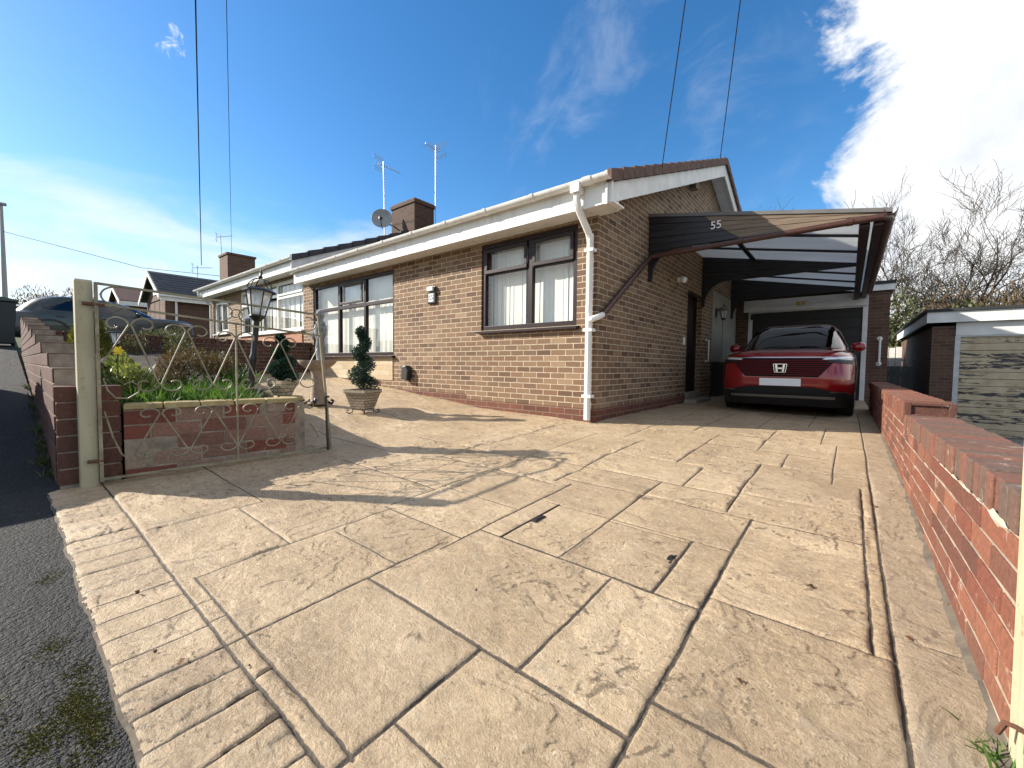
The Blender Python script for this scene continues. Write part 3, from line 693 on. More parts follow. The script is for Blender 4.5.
# roof: overlapping tile courses on both slopes, verge tiles, ridge
def pitched(parent, x0, x1, ey, ez, ry, rzz, m, name='roof', courses=17, back=True, ridge=True):
    k = MB(); sl = math.hypot(ry-ey, rzz-ez); uy, uz = (ry-ey)/sl, (rzz-ez)/sl
    for sgn in ((1, -1) if back else (1,)):
        for i in range(courses):
            a = i*sl/courses; b = min((i+1.18)*sl/courses, sl)
            def pt(t, h): return ((ey+uy*t) if sgn == 1 else (2*ry-ey-uy*t), 0, ez+uz*t+h)
            P = [pt(a, .035), pt(b, .012), pt(b, -.01), pt(a, .006)]
            k.prism([(p[0], p[2]) for p in P], 'x', x0, x1)
    if ridge:
        P = [(ry-.13, rzz-.03), (ry-.07, rzz+.045), (ry, rzz+.075), (ry+.07, rzz+.045), (ry+.13, rzz-.03)]
        x = x0
        while x < x1-.05: k.prism(P, 'x', x, min(x+.445, x1)); x += .45
    return k.build(name, m, parent, recalc=True)
pitched(house, HX0, -2.10, 4.20, 2.985, RY, RZ, M['tile_brown'])
k = MB(); sl = math.hypot(RY-4.2, RZ-2.985); n = 17
for sgn in (1, -1):
    for i in range(n):
        t0, t1 = i*sl/n, (i+.965)*sl/n; uy, uz = (RY-4.2)/sl, (RZ-2.985)/sl
        f = lambda t, h: ((4.2+uy*t) if sgn == 1 else (2*RY-4.2-uy*t), 2.985+uz*t+h)
        k.prism([f(t0, .062), f(t1, .040), f(t1, -.085), f(t0, -.070)], 'x', -2.115, -2.055)
k.build('verge_tile', M['tile_brown'], house)
def barge(parent, x0, x1, ey, ez, ry, rzz, drop, m, name='bargeboard'):
    k = MB(); q = 2*ry-ey
    k.prism([(ey, ez-drop), (ry, rzz-drop), (ry, rzz), (ey, ez)], 'x', x0, x1); k.prism([(ry, rzz-drop), (q, ez-drop), (q, ez), (ry, rzz)], 'x', x0, x1)
    return k.build(name, m, parent)
barge(house, -2.125, -2.10, 4.20, 2.90, RY, RZ-.085, .22, M['white_paint'])
k = MB(); k.prism([(4.26, 2.705), (4.56, 2.705), (4.56, 2.83), (4.26, 2.72)], 'x', -2.37, -2.13); k.build('box_end', M['white_paint'], house)
for sgn in (1, -1):
    k = MB(); a, b = (4.5, RY) if sgn == 1 else (2*RY-4.5, RY)
    f = lambda y, h: (y, RZ-.413*abs(y-RY)-.20+h)
    k.prism([f(a, 0), f(b, 0), f(b, .02), f(a, .02)], 'x', HX1+.002, -2.127); k.build('verge_soffit', M['white_paint'], house)
k = MB(); k.obox((-2.33, 8.15, 4.32), (.055, 0, 0), (0, .09, 0), (0, 0, .13)); k.build('gable_block', M['tan_board'], house)
# side door in its recess, with step, grab rail, bell
door = box_part('door', M['brown_upvc'], house, HX1-.20, HX1-.14, YD0+.06, YD1-.06, .42, 2.32)
k = MB()
for a, b in ((YD0, YD0+.06), (YD1-.06, YD1)): k.box(HX1-.22, HX1-.10, a, b, .30, 2.36)
k.box(HX1-.22, HX1-.10, YD0+.06, YD1-.06, 2.32, 2.36); k.build('frame', M['brown_upvc'], door)
k = MB(); k.box(HX1-.14, HX1-.125, YD0+.2, YD1-.2, .55, 1.25); k.box(HX1-.14, HX1-.125, YD0+.2, YD1-.2, 1.4, 2.15); k.build('panel', M['brown_upvc'], door)
k = MB(); k.tube([(HX1-.12, YD0+.13, 1.38), (HX1-.09, YD0+.13, 1.38), (HX1-.09, YD0+.24, 1.38)], .011, 8); k.build('handle', M['brass'], door)
k = MB(); k.box(HX1-.21, HX1+.22, YD0-.05, YD1+.05, .1, .31); k.box(HX1-.21, HX1+.02, YD0+.01, YD1-.01, .31, .42); k.build('doorstep', M['concrete'], house, bevel=.012)
k = MB(); k.tube([(HX1, 9.52, 1.05), (HX1+.06, 9.52, 1.05), (HX1+.06, 9.52, 1.50), (HX1, 9.52, 1.50)], .016, 8)
for z in (1.05, 1.5): k.lathe([(.035, 0), (.035, .012)], (HX1, 9.52, z), 10, axis=(1, 0, 0))
k.build('grab_rail', M['white'], house, smooth='auto')
box_part('doorbell', M['white'], house, HX1+.001, HX1+.025, 7.93, 8.0, 1.33, 1.47, bevel=.004)
# rendered utility wall between the house and the garage, on a black base
box_part('render_panel', M['render'], house, HX1-.02, HX1+.012, 9.96, 12.38, 1.05, 2.62)
box_part('black_base', M['black_paint'], house, HX1-.02, HX1+.016, 9.96, 12.38, .12, 1.047)
k = MB(); k.tube([(HX1, 10.9, 2.42), (HX1, 10.9, 1.2)], .02, 6); k.build('vent_pipe', M['black_plastic'], house)

# small fixtures on the front and side walls
k = MB(); k.box(-5.49, -5.29, 4.515, 4.547, 1.92, 2.20)
np_ = k.build('number_plaque', M['black_paint'], None, (-5.39, 4.53, 1.92), bevel=.012); tag(np_, 'small black oval-numbered plaque beneath a frosted lamp on front brick wall', 'plaque')
np_['label'] = 'small black number plaque with lamp head fixed to the front brick wall'
k = MB(); k.box(-5.465, -5.315, 4.475, 4.513, 2.12, 2.192); k.build('lamp_head', M['white'], np_, bevel=.012)
k = MB(); k.box(-5.45, -5.33, 4.508, 4.5135, 1.95, 2.08); k.build('tile', M['plate'], np_, bevel=.003)
def text(s_, size, loc, rot, m, parent, name='lettering', ext=.004, align='CENTER'):
    cu = bpy.data.curves.new(name, 'FONT'); cu.body = s_; cu.size = size; cu.extrude = ext; cu.align_x = align; cu.align_y = 'CENTER'
    t = bpy.data.objects.new(name, cu); col.objects.link(t)
    dg = bpy.context.evaluated_depsgraph_get(); me = bpy.data.meshes.new_from_object(t.evaluated_get(dg)); bpy.data.objects.remove(t)
    me.materials.clear(); me.materials.append(m)
    o = bpy.data.objects.new(name, me); col.objects.link(o); o.parent = parent
    o.rotation_euler = rot; o.location = Vector(loc)-Vector(parent['_o']); o['_o'] = list(loc); return o
text('55', .11, (-5.39, 4.506, 2.015), (R(90), 0, 0), M['black_paint'], np_, ext=.002)
k = MB(); k.lathe([(.03, 0), (.105, .02), (.12, .05), (.11, .12), (.05, .20)], (0, 0, 0), 12)
fv = MB(); fv.prism([(-6.13, .66), (-5.95, .63), (-5.93, .80), (-5.99, .90), (-6.10, .88)], 'y', 4.44, 4.545)
tag(fv.build('flue_cover', M['black_plastic'], None, (-6.03, 4.5, .64), bevel=.02), 'black flue terminal low on the front brick wall beside the stone panel', 'flue')
fl = thing('flood_light', 'small white security light high on the brown side wall below the canopy bracket', 'wall light', (HX1, 7.55, 2.42))
k = MB(); k.box(HX1+.001, HX1+.05, 7.50, 7.60, 2.40, 2.48); k.build('mount', M['white'], fl, bevel=.008)
k = MB(); k.lathe([(.02, 0), (.05, .03), (.055, .10), (.04, .115)], (HX1+.05, 7.55, 2.46), 12, axis=(.8, -.4, -.35)); k.build('lamp_head', M['plate'], fl, smooth='auto')

# ------------------------------------------------------------------ lantern builder (six-sided, glazed)
def lantern(root, c, s=1., tilt=(0, 0, 1), n=6, m='black_paint'):
    c = Vector(c); t = Vector(tilt).normalized()
    k = MB(); k.lathe([(.035*s, 0), (.05*s, .02*s), (.075*s, .045*s), (.07*s, .06*s)], c, n, axis=t)
    Q = Vector((0, 0, 1)).rotation_difference(t).to_matrix()
    def at(r, a, z): return c+Q @ Vector((r*s*math.cos(a), r*s*math.sin(a), z*s))
    for i in range(n):
        a = 2*math.pi*i/n; k.tube([at(.068, a, .05), at(.118, a, .30)], .0065*s, 5)
    k.lathe([(.122*s, .295*s), (.150*s, .29*s), (.152*s, .305*s), (.112*s, .325*s)], c, n, axis=t)
    k.build('lantern_frame', M[m], root, smooth='auto')
    k = MB(); k.lathe([(.066*s, .06*s), (.114*s, .295*s)], c, n, axis=t); k.build('glass', M['lamp_glass'], root, recalc=True)
    k = MB()
    for i in range(n):
        a = 2*math.pi*i/n; k.tube([at(.112, a, .32), at(.10, a, .37), at(.065, a, .415), at(.0, a, .435)], .005*s, 5)
    k.lathe([(.012*s, .425*s), (.022*s, .445*s), (.010*s, .465*s), (.015*s, .49*s), (.002*s, .53*s)], c, 8, axis=t)
    k.build('lantern_cap', M[m], root, smooth='auto')
    k = MB(); k.lathe([(.016*s, .06*s), (.016*s, .13*s), (.03*s, .16*s), (.028*s, .20*s), (.01*s, .23*s)], c, 10, axis=t); k.build('bulb', M['plate'], root, smooth='auto')
wl = thing('wall_lantern', 'old style glass lantern on a black bracket on the cream rendered wall', 'wall light', (HX1, 10.25, 2.1))
k = MB(); k.box(HX1+.013, HX1+.03, 10.19, 10.31, 2.06, 2.26); k.tube([(HX1+.03, 10.25, 2.2), (HX1+.12, 10.25, 2.26), (HX1+.17, 10.25, 2.18), (HX1+.17, 10.25, 2.10)], .012, 6); k.build('bracket', M['black_paint'], wl)
lantern(wl, (HX1+.17, 10.25, 1.98), .72)

# ------------------------------------------------------------------ carport canopy
cp = thing('carport_canopy', 'black and tan boarded canopy with opal roof sheets over the red car', 'carport', (HX1, 6.2, 2.6))
CX1 = .25; CY0, CY1 = 6.18, 12.38
def ct(x): return 3.20-.192*(x-HX1)                 # top of the canopy
def beam(y, zb=2.62, name='beam', t=.06, front=False):
    k = MB(); xl = CX1-.13
    # five tapering boards stacked, 3 mm proud in turn, so board joints show
    nb = 5
    for i in range(nb):
        a, b = i/nb, (i+1)/nb-.012
        zl = lambda f: zb+(ct(HX1)-.03-zb)*f
        zr = lambda f: zb+.02+(ct(xl)-.03-zb-.02)*f
        k.prism([(HX1+.01, zl(a)), (xl, zr(a)), (xl, zr(b)), (HX1+.01, zl(b))], 'y', y-t/2+.006*(i % 2), y+t/2)
    k.prism([(HX1+.012, zb-.0), (xl, zb+.02), (xl, zr(1)), (HX1+.012, zl(1))], 'y', y-t/2+.02, y+t/2-.006)
    # curved bracket down the wall
    pts = []
    for i in range(11):
        a = R(90)*i/10; pts.append((HX1+.01+.42*(1-math.sin(a)), zb-.42*(1-math.cos(a))))
    P = [(HX1+.01, zb+.01), (HX1+.43, zb+.01)]+[(HX1+.06+.37*(1-math.sin(R(90)*i/10)), zb-.40*(1-math.cos(R(90)*i/10))) for i in range(1, 11)]+[(HX1+.06, zb-.47), (HX1+.01, zb-.47)]
    k.prism(P, 'y', y-t/2-.004, y+t/2-.004)
    return k.build(name, M['black_board'], cp)
# front valance in two woods
k = MB(); nb = 5; xs_split = lambda f: -1.16-.46*f
for i in range(nb):
    a, b = i/nb, (i+1)/nb-.014
    zl = lambda f: 2.63+(ct(HX1)-.06-2.63)*f
    zat = lambda x, f: zl(f)+((2.60+(ct(CX1)-.06-2.60)*f)-zl(f))*(x-HX1)/(CX1-HX1)
    xa, xb = xs_split(a), xs_split(b)
    k.prism([(HX1+.01, zat(HX1, a)), (xa, zat(xa, a)), (xb, zat(xb, b)), (HX1+.01, zat(HX1, b))], 'y', CY0-.03+.006*(i % 2), CY0+.03)
P = [(HX1+.01, 2.63), (HX1+.43, 2.63)]+[(HX1+.06+.37*(1-math.sin(R(90)*i/10)), 2.63-.36*(1-math.cos(R(90)*i/10))) for i in range(1, 11)]+[(HX1+.06, 2.19), (HX1+.01, 2.19)]
k.prism(P, 'y', CY0-.02, CY0+.025)
val = k.build('valance', M['black_board'], cp)
text('55', .145, (-1.46, CY0-.036, 2.835), (R(90), 0, 0), M['white_letter'], val, ext=.004)
k = MB()
for i in range(nb):
    a, b = i/nb, (i+1)/nb-.014
    xa, xb = xs_split(a)+.004, xs_split(b)+.004
    k.prism([(xa, zat(xa, a)), (CX1, zat(CX1, a)), (CX1, zat(CX1, b)), (xb, zat(xb, b))], 'y', CY0-.028+.006*(i % 2), CY0+.03)
k.build('valance_infill', M['tan_board'], cp)
beam(9.10); beam(11.75)
# opal sheets and glazing bars along x, edge beam and outer gutter
k = MB(); ysb = [CY0+.03, 7.18, 8.14, 9.10, 10.0, 10.9, 11.75, CY1]
for a, b in zip(ysb[:-1], ysb[1:]):
    k.add([(HX1+.01, a, ct(HX1)-.045), (CX1, a, ct(CX1)-.045), (CX1, b, ct(CX1)-.045), (HX1+.01, b, ct(HX1)-.045), (HX1+.01, a, ct(HX1)-.033), (CX1, a, ct(CX1)-.033), (CX1, b, ct(CX1)-.033), (HX1+.01, b, ct(HX1)-.033)],
          [(3, 2, 1, 0), (4, 5, 6, 7), (0, 1, 5, 4), (2, 3, 7, 6), (1, 2, 6, 5), (3, 0, 4, 7)])
k.build('roof_sheet', M['poly'], cp, recalc=False)
for y in (7.18, 8.14, 10.0, 10.9):
    k = MB(); k.prism([(HX1+.01, ct(HX1)-.082), (CX1-.17, ct(CX1-.17)-.082), (CX1-.17, ct(CX1-.17)-.048), (HX1+.01, ct(HX1)-.048)], 'y', y-.016, y+.016); k.build('glazing_bar', M['black_board'], cp)
k = MB(); k.box(CX1-.215, CX1-.12, CY0+.032, CY1, 2.50, 2.685); k.build('inner_beam', M['brown_upvc'], cp)
k = MB(); k.box(CX1-.085, CX1-.005, CY0+.032, CY1, 2.52, 2.655); k.build('edge_beam', M['brown_upvc'], cp)
k = MB(); k.box(-1.5, -1.43, CY0+.032, 9.06, ct(-1.5)-.09, ct(-1.43)-.052); k.build('purlin', M['black_board'], cp)
k = MB()
for i in range(9):
    a0, a1 = math.pi*i/8, math.pi*(i+1)/8
pts = [(CX1+.045-.06*math.cos(math.pi*i/8), 2.66-.065*math.sin(math.pi*i/8)) for i in range(9)]
pts2 = [(CX1+.045-.054*math.cos(math.pi*i/8), 2.66-.059*math.sin(math.pi*i/8)) for i in range(8, -1, -1)]
k.prism(pts+pts2, 'y', CY0-.05, CY1)
k.build('gutter', M['brown_pipe'], cp, smooth='auto')
k = MB(); k.prism([(HX1+.01, ct(HX1)-.06), (CX1+.06, ct(CX1+.06)-.06), (CX1+.06, ct(CX1+.06)-.015), (HX1+.01, ct(HX1)-.015)], 'y', CY0-.045, CY0+.05); k.build('front_flashing', M['grey_flash'], cp)
k = MB(); k.tube([(CX1+.05, CY0+.12, 2.60), (CX1+.03, CY0-.0, 2.58), (CX1-.02, CY0-.075, 2.575), (HX1+.16, CY0-.075, 2.545), (HX1+.07, CY0-.09, 2.53), (HX1+.055, CY0-.14, 2.49), (HX1+.05, 4.62, 1.54)], .036, 10)
for x in (-.05, -1.15): k.tube([(x-.03, CY0-.075, 2.575 if x > -.5 else 2.56), (x+.03, CY0-.075, 2.575 if x > -.5 else 2.56)], .045, 10)
k.build('drain_pipe', M['brown_pipe'], cp, smooth='auto')

# ------------------------------------------------------------------ garage behind the car
gar = thing('garage', 'flat roofed brick garage with white door surround behind the red car', 'garage', (-.85, 12.4, .2))
GY = 12.42
k = MB(); k.box(-2.37, -2.09, GY, GY+.3, 0, 2.6); k.build('pier', M['brick_dark'], gar)
k = MB(); k.box(.30, .665, GY, GY+.3, 0, 2.66); k.box(.44, .665, GY+.3, GY+5, 0, 2.66); k.box(-2.37, .665, GY+5, GY+5.2, 0, 2.6)
k.build('wall', M['brick_dark'], gar)
k = MB(); k.box(-2.09, -2.0, GY-.012, GY+.12, .1, 2.36); k.box(.205, .297, GY-.012, GY+.12, .1, 2.36); k.box(-2.0, .205, GY+.0, GY+.12, 2.33, 2.36); k.build('door_frame', M['white_paint'], gar, bevel=.006)
k = MB(); k.box(-2.20, .30, GY-.03, GY+.10, 2.364, 2.66); k.box(-2.20, .30, GY-.042, GY-.032, 2.36, 2.44); k.box(-2.2, .3, GY-.038, GY-.0305, 2.5, 2.58); k.build('lintel_board', M['white_paint'], gar, bevel=.004)
k = MB(); k.box(-2.0, .205, GY+.05, GY+.09, .16, 2.36)
for i in range(9): k.box(-1.98, .185, GY+.035, GY+.049, .2+i*.24, .4+i*.24)
k.build('garage_door', M['door_dark'], gar)
k = MB(); k.box(-2.37, .74, GY-.10, GY+5.3, 2.80, 2.87); k.build('roof', M['felt'], gar)
k = MB(); k.box(.28, .73, GY-.08, GY-.055, 2.665, 2.80); k.box(.705, .73, GY-.055, GY+5.2, 2.665, 2.80); k.build('fascia', M['white_paint'], gar)
k = MB(); k.tube([(.52, GY, 1.60), (.52, GY-.08, 1.60), (.52, GY-.08, 1.04), (.52, GY, 1.04)], .022, 8)
for z in (1.04, 1.6): k.lathe([(.05, 0), (.05, .012)], (.52, GY-.012, z), 12, axis=(0, 1, 0))
k.build('grab_rail', M['white'], gar, smooth='auto')
k = MB(); k.box(-1.06, -.985, GY-.052, GY-.043, 2.46, 2.55); k.box(-.955, -.88, GY-.052, GY-.043, 2.46, 2.55); k.build('brass_plate', M['brass'], gar)
k = MB(); k.box(-2.02, -1.93, GY-.12, GY-.03, 2.16, 2.30); k.build('door_catch', M['black_plastic'], gar)

# ------------------------------------------------------------------ walls of single bricks
def bricks(mb, mo, p0, d, L, thick, base, courses, h=.065, j=.010, bl=.215, off=0., jit=.0025, top_fn=None):
    """courses of stretchers from p0 along unit d (xy); thickness to the left of d"""
    d = Vector((d[0], d[1])); nrm = Vector((-d.y, d.x))
    for c in range(courses):
        s = -(bl+j)*.5 if (c+off) % 2 else 0.
        while s < L-.01:
            a, b = max(s, 0), min(s+bl, L)
            if b-a > .03:
                zz = base((a+b)/2)+c*(h+j); e = [random.uniform(-jit, jit) for _ in range(4)]
                q = [p0[0]+d.x*a+nrm.x*e[0], p0[1]+d.y*a+nrm.y*e[0]], [p0[0]+d.x*b+nrm.x*e[1], p0[1]+d.y*b+nrm.y*e[1]]
                w = nrm*thick
                mb.hexa([q[0], q[1], (q[1][0]+w.x, q[1][1]+w.y), (q[0][0]+w.x, q[0][1]+w.y)], zz+e[2]*.6, zz+h+e[3]*.6, random.random())
            s += bl+j
def edge_coping(mb, p0, d, L, width, base, h=.105, t=.067, j=.009, out=.012):
    d = Vector((d[0], d[1])); nrm = Vector((-d.y, d.x)); s = 0
    while s < L-.02:
        b = min(s+t, L); z = base(s+t/2)+random.uniform(-.003, .003); o = out+random.uniform(-.005, .005)
        q0 = Vector(p0)+d*s-nrm*o; q1 = Vector(p0)+d*b-nrm*(o+random.uniform(-.002, .002))
        mb.hexa([q0[:], q1[:], (q1+nrm*(width+2*o))[:], (q0+nrm*(width+2*o))[:]], z, z+h+random.uniform(-.003, .003), random.random())
        s += t+j
# right boundary wall: lower run near us, higher run towards the garage
rw = thing('boundary_wall', 'low red brick wall with brick on edge coping along the right of the driveway', 'wall', (.41, 5.0, .15))
wx = .305
k = MB(); bricks(k, None, (wx+.215, 1.40), (0, 1), 2.38, .215, lambda s: .090-.010*s, 6, j=.0115); 
bricks(k, None, (wx+.215, 3.79), (0, 1), 5.9, .215, lambda s: .16+.002*s, 6, off=1)
k.build('brick_course', M['loose_red'], rw, bevel=.004)
k = MB(); k.hexa([(wx+.0045, 1.405), (wx+.207, 1.405), (wx+.207, 3.78), (wx+.0045, 3.78)], [-.3, -.3, -.3, -.3], [.545, .545, .525, .525]); k.box(wx+.0045, wx+.207, 3.79, 9.68, -.4, .605); k.build('mortar', M['mortar'], rw)
k = MB(); edge_coping(k, (wx+.215, 1.40), (0, 1), 2.37, .215, lambda s: .549-.011*s, h=.096, t=.064, out=.004); k.build('coping', M['loose_top'], rw, bevel=.005)
k = MB(); edge_coping(k, (wx+.215, 3.80), (0, 1), 5.88, .215, lambda s: .595-.002*s)
k.build('upper_coping', M['loose_red'], rw, bevel=.005)
k = MB(); ys_ = np.linspace(1.42, 2.35, 70)
def smear(y): n_ = float(vnoise(np.array(y*14), np.array(2.), 8)); m_ = float(vnoise(np.array(y*33), np.array(5.), 9)); return max(.0, (n_-.42)*.030+m_*.016)*(1 if y < 1.95 else .4)
for a, b in zip(ys_[:-1], ys_[1:]):
    za, zb = .551-.011*(a-1.4), .551-.011*(b-1.4); ha, hb = smear(a), smear(b)
    k.add([(wx-.0075, a, za+ha*.5), (wx-.0075, b, zb+hb*.5), (wx-.0095, b, zb-hb*.3), (wx-.0095, a, za-ha*.3), (wx+.001, b, zb-hb), (wx+.001, a, za-ha)], [(0, 1, 2, 3), (3, 2, 4, 5)])
k.build('mortar_smear', M['lime'], rw, recalc=False)
# end brick of the higher run shows its frog
k = MB(); k.box(wx-.012, wx+.227, 3.735, 3.792, .607, .70); k.box(wx-.012, wx+.022, 3.722, 3.735, .607, .70); k.box(wx+.193, wx+.227, 3.722, 3.735, .607, .70); k.box(wx+.022, wx+.193, 3.722, 3.735, .607, .624); k.box(wx+.022, wx+.193, 3.722, 3.735, .682, .70)
k.build('frog_brick', M['loose_red'], rw, bevel=.003)
k = MB(); ys_ = np.linspace(1.30, 6, 56)
for a, b in zip(ys_[:-1], ys_[1:]):
    wa, wb = .012+.014*vnoise(np.array(a*9), np.array(1.), 3), .012+.014*vnoise(np.array(b*9), np.array(1.), 3); za, zb = g1(.28, a), g1(.28, b)
    k.add([(wx-float(wa), a, za-.004), (wx-float(wb), b, zb-.004), (wx+.01, b, zb+.022), (wx+.01, a, za+.022)], [(0, 1, 2, 3)])
k.build('mortar_fillet', M['grime'], rw, recalc=False)

# street wall stepping up the hill with its end pier
sw = thing('stepped_wall', 'brown brick garden wall stepping up the hill beside the street', 'wall', (-6.9, .3, .4))
def swy(x): return .222-.008*(x+3.97)
k = MB(); k2 = MB()
X = -3.97; top = .755; step_n = 0
# pier of single wide blocks
for c in range(6):
    z = .095+c*.110
    k.hexa([(-3.97-.215, .234), (-3.97, .220), (-3.97, .53), (-3.97-.215, .53)] if c < 5 else [(-4.20, .226), (-3.963, .212), (-3.963, .535), (-4.20, .535)], z, z+.0995, .5*random.random()+.3)
k2.hexa([(-4.18, .240), (-3.978, .227), (-3.978, .522), (-4.18, .522)], -.1, .70)
runs = []; x = -4.205; z = .862
for L in (.50, .95, 1.05, 1.1, 1.1, 1.1, 1.1, 1.1, 1.1):
    runs.append((x, x-L, z)); x -= L; z += .110
for (a, b, zt) in runs:
    zb = g1(a, .2)-.08; n = int((zt-zb)/.110)+1
    for c in range(n):
        zz = zt-.0995-c*.110; s = -.2 if c % 2 else 0.
        while s < (a-b)-.01:
            u0, u1 = max(s, 0), min(s+.39, a-b-.004)
            if u1-u0 > .03: k.hexa([(b+u0, swy(b+u0)), (b+u1, swy(b+u1)), (b+u1, swy(b+u1)+.215), (b+u0, swy(b+u0)+.215)], zz, zz+.0995, random.random())
            s += .40
    k2.hexa([(b, swy(b)+.008), (a, swy(a)+.008), (a, swy(a)+.207), (b, swy(b)+.207)], zb-.1, zt-.008)
k.build('brick_course', M['loose_brown'], sw, bevel=.004); k2.build('mortar', M['mortar'], sw)

# planter with yellow coping beside the gate
pl = thing('brick_planter', 'low red brick raised planter with yellow mossy coping behind the open gate', 'planter', (-4.1, 1.1, .1))
pa, pb = Vector((-3.955, .54)), Vector((-3.745, 1.615)); pd = (pb-pa).normalized(); pn = Vector((-pd.y, pd.x))
k = MB(); bricks(k, None, pa[:], pd[:], (pb-pa).length, .10, lambda s: .045+.035*s, 5, h=.094, bl=.285, jit=.004)
q = pb+pn*.1; bricks(k, None, pb[:], (-.98, .2), 1.9, .1, lambda s: .10+.01*s, 5, h=.087, bl=.285)
k.build('brick_course', M['loose_faded'], pl, bevel=.004)
k = MB(); u = pn*.088+pd*.0; k.hexa([(pa+pn*.003)[:], (pb+pn*.003)[:], (pb+pn*.095)[:], (pa+pn*.095)[:]], -.05, .568); e = pb+Vector((-.98, .2))*1.9
k.hexa([(pb+Vector((-.02, .004)))[:], (e+Vector((0, .008)))[:], (e+Vector((0, .09)))[:], (pb+Vector((-.02, .09)))[:]], -.05, .568); k.build('mortar', M['mortar'], pl)
k = MB(); nseg = 5
for i in range(nseg):
    a = pa+pd*((pb-pa).length*i/nseg)-pn*.02; b = pa+pd*((pb-pa).length*(i+1)/nseg-.006)-pn*.02
    if i == nseg-1: b = pb+pd*.03-pn*.02
    k.hexa([a[:], b[:], (b+pn*.15)[:], (a+pn*.15)[:]], .570+random.uniform(0, .003), .612+random.uniform(0, .004))
a = pb+Vector((-.13, .045)); e = pb+Vector((-.98, .2))*1.9
k.hexa([(a.x, a.y-.10), (a.x, a.y+.09), (e.x, e.y+.12), (e.x, e.y-.06)], .571, .613)
k.build('coping', M['coping_stone'], pl, bevel=.008)
# soil of the raised bed
sheet('flower_bed', axis((-9.75, -3.86, .14)), axis((.45, 2.0, .1)), lambda x, y: .545+.10*np.clip(-4.2-x, 0, None)+(fbm(x*5, y*5, 3, 9)-.5)*.06, M['soil'], keep=lambda x, y: (x < -3.80-.19*(1.6-y)/1.07-.03) & (y < 1.62+.2*(-3.75-x)))
# dividing garden wall
dw = thing('dividing_wall', 'dark brown brick garden wall between the front garden and the neighbouring house', 'wall', (-9.75, 2.6, .7))
k = MB(); k2 = MB()
for c in range(13):
    s = .5-(.1125 if c % 2 else 0)
    while s < 4.5:
        a, b = max(s, .5), min(s+.215, 4.5)
        if b-a > .03: k.box(-9.84, -9.625+random.uniform(-.003, .003), a, b, .30+c*.075, .365+c*.075, random.random())
        s += .225
s = .5
while s < 4.48: k.box(-9.85, -9.612, s, s+.066, 1.278, 1.382-.03*0, random.random()); s += .075
k2.box(-9.832, -9.635, .5, 4.5, .2, 1.30)
k.build('brick_course', M['loose_brown'], dw, bevel=.004); k2.build('mortar', M['mortar'], dw)

# ------------------------------------------------------------------ gate, posts
gp = MB(); gp.prism([(-3.975, .0), (-3.875, .0), (-3.878, 1.435), (-3.893, 1.445), (-3.957, 1.445), (-3.972, 1.435)], 'y', .315, .40)
tag(gp.build('gate_post', M['cream_post'], None, (-3.92, .36, .07), bevel=.006), 'cream painted square gate post at the foot of the stepped wall holding the open gate', 'gate post')
gate = thing('garden_gate', 'open cream wrought iron scroll gate leaning in front of the brick planter', 'gate', (-3.86, .42, .09))
ga, gb = Vector((-3.845, .42)), Vector((-3.588, 1.853)); gd = (gb-ga).normalized()
def G3(s_, z, off=0.): p = ga+gd*s_; return (p.x+gd.y*off, p.y-gd.x*off, z)
def lerp(a, b, t): return a+(b-a)*t
GLEN = 1.455
ztop = lambda s_: lerp(1.423, 1.335, s_/1.36); zr2 = lambda s_: lerp(1.290, 1.158, s_/1.36); zbot = lambda s_: lerp(.125, .165, s_/1.455)
k = MB()
def bar(pts, r, n=6): k.tube([G3(*p) for p in pts], r, n)
bar([(-.01, .11), (-.01, 1.43)], .013, 4); bar([(1.455, .15), (1.36, 1.345)], .013, 4)
bar([(-.01, 1.423), (.5, ztop(.5)), (1.355, 1.337)], .011, 4); bar([(-.01, 1.290), (1.37, 1.155)], .010, 4)
bar([(-.01, .125), (1.455, .165)], .011, 4); bar([(.756, .135), (.757, 1.22)], .008, 4)
k.build('gate_frame', M['iron'], gate)
def spiral(cs, cz, rx, rz_, shrink, a0, a1, n=26): return [(cs+rx*lerp(1, shrink, i/n)*math.cos(lerp(a0, a1, i/n)), cz+rz_*lerp(1, shrink, i/n)*math.sin(lerp(a0, a1, i/n))) for i in range(n+1)]
def one(pts, r=.0056):
    global k
    k = MB(); bar(pts, r, 5); k.build('scroll', M['iron'], gate)
def sbar(s0, z0, s1, z1, rx, rz_, top=True, bot=True):
    # straight bar from (s0,z0) up to (s1,z1); at each end it rolls over into a scroll on the far side of its node
    dx = 1 if s1 > s0 else -1
    pts = []
    if bot: pts += list(reversed(spiral(s0+dx*rx, z0, rx, rz_, .30, math.pi if dx > 0 else 0, (math.pi+R(310)) if dx > 0 else -R(310))))
    else: pts.append((s0, z0))
    if top: pts += spiral(s1-dx*rx, z1, rx, rz_, .30, 0 if dx > 0 else math.pi, R(310) if dx > 0 else math.pi-R(310))
    else: pts.append((s1, z1))
    one(pts)
ups = [.150, .455, .757, 1.06, 1.36]; dns = [-.15, .300, .605, .905, 1.205]
for i, u in enumerate(ups):
    zu = zr2(u)-.115
    if i == 0: sbar(.012, .90, u-.006, zu, .068, .06, True, False)
    for q in dns[1:]:
        if abs(q-u) < .2:
            dx = 1 if u > q else -1
            sbar(q+dx*.006, .755, u-dx*.006, zu, .070, .060, not (i == 4), True)
for q in dns[1:]:
    for u in ups:
        if abs(q-u) < .2:
            dx = 1 if q > u else -1
            sbar(u+dx*.006, .27, q-dx*.006, .545, .064, .048, True, u < 1.3)
one([(.012, .80), (.03, .72), (.07, .665), (.13, .66), (.185, .70), (.19, .745), (.15, .775), (.11, .755)])
one([(.012, .58), (.05, .40), (.09, .28), (.15, .22), (.2, .235), (.21, .27), (.18, .285)])
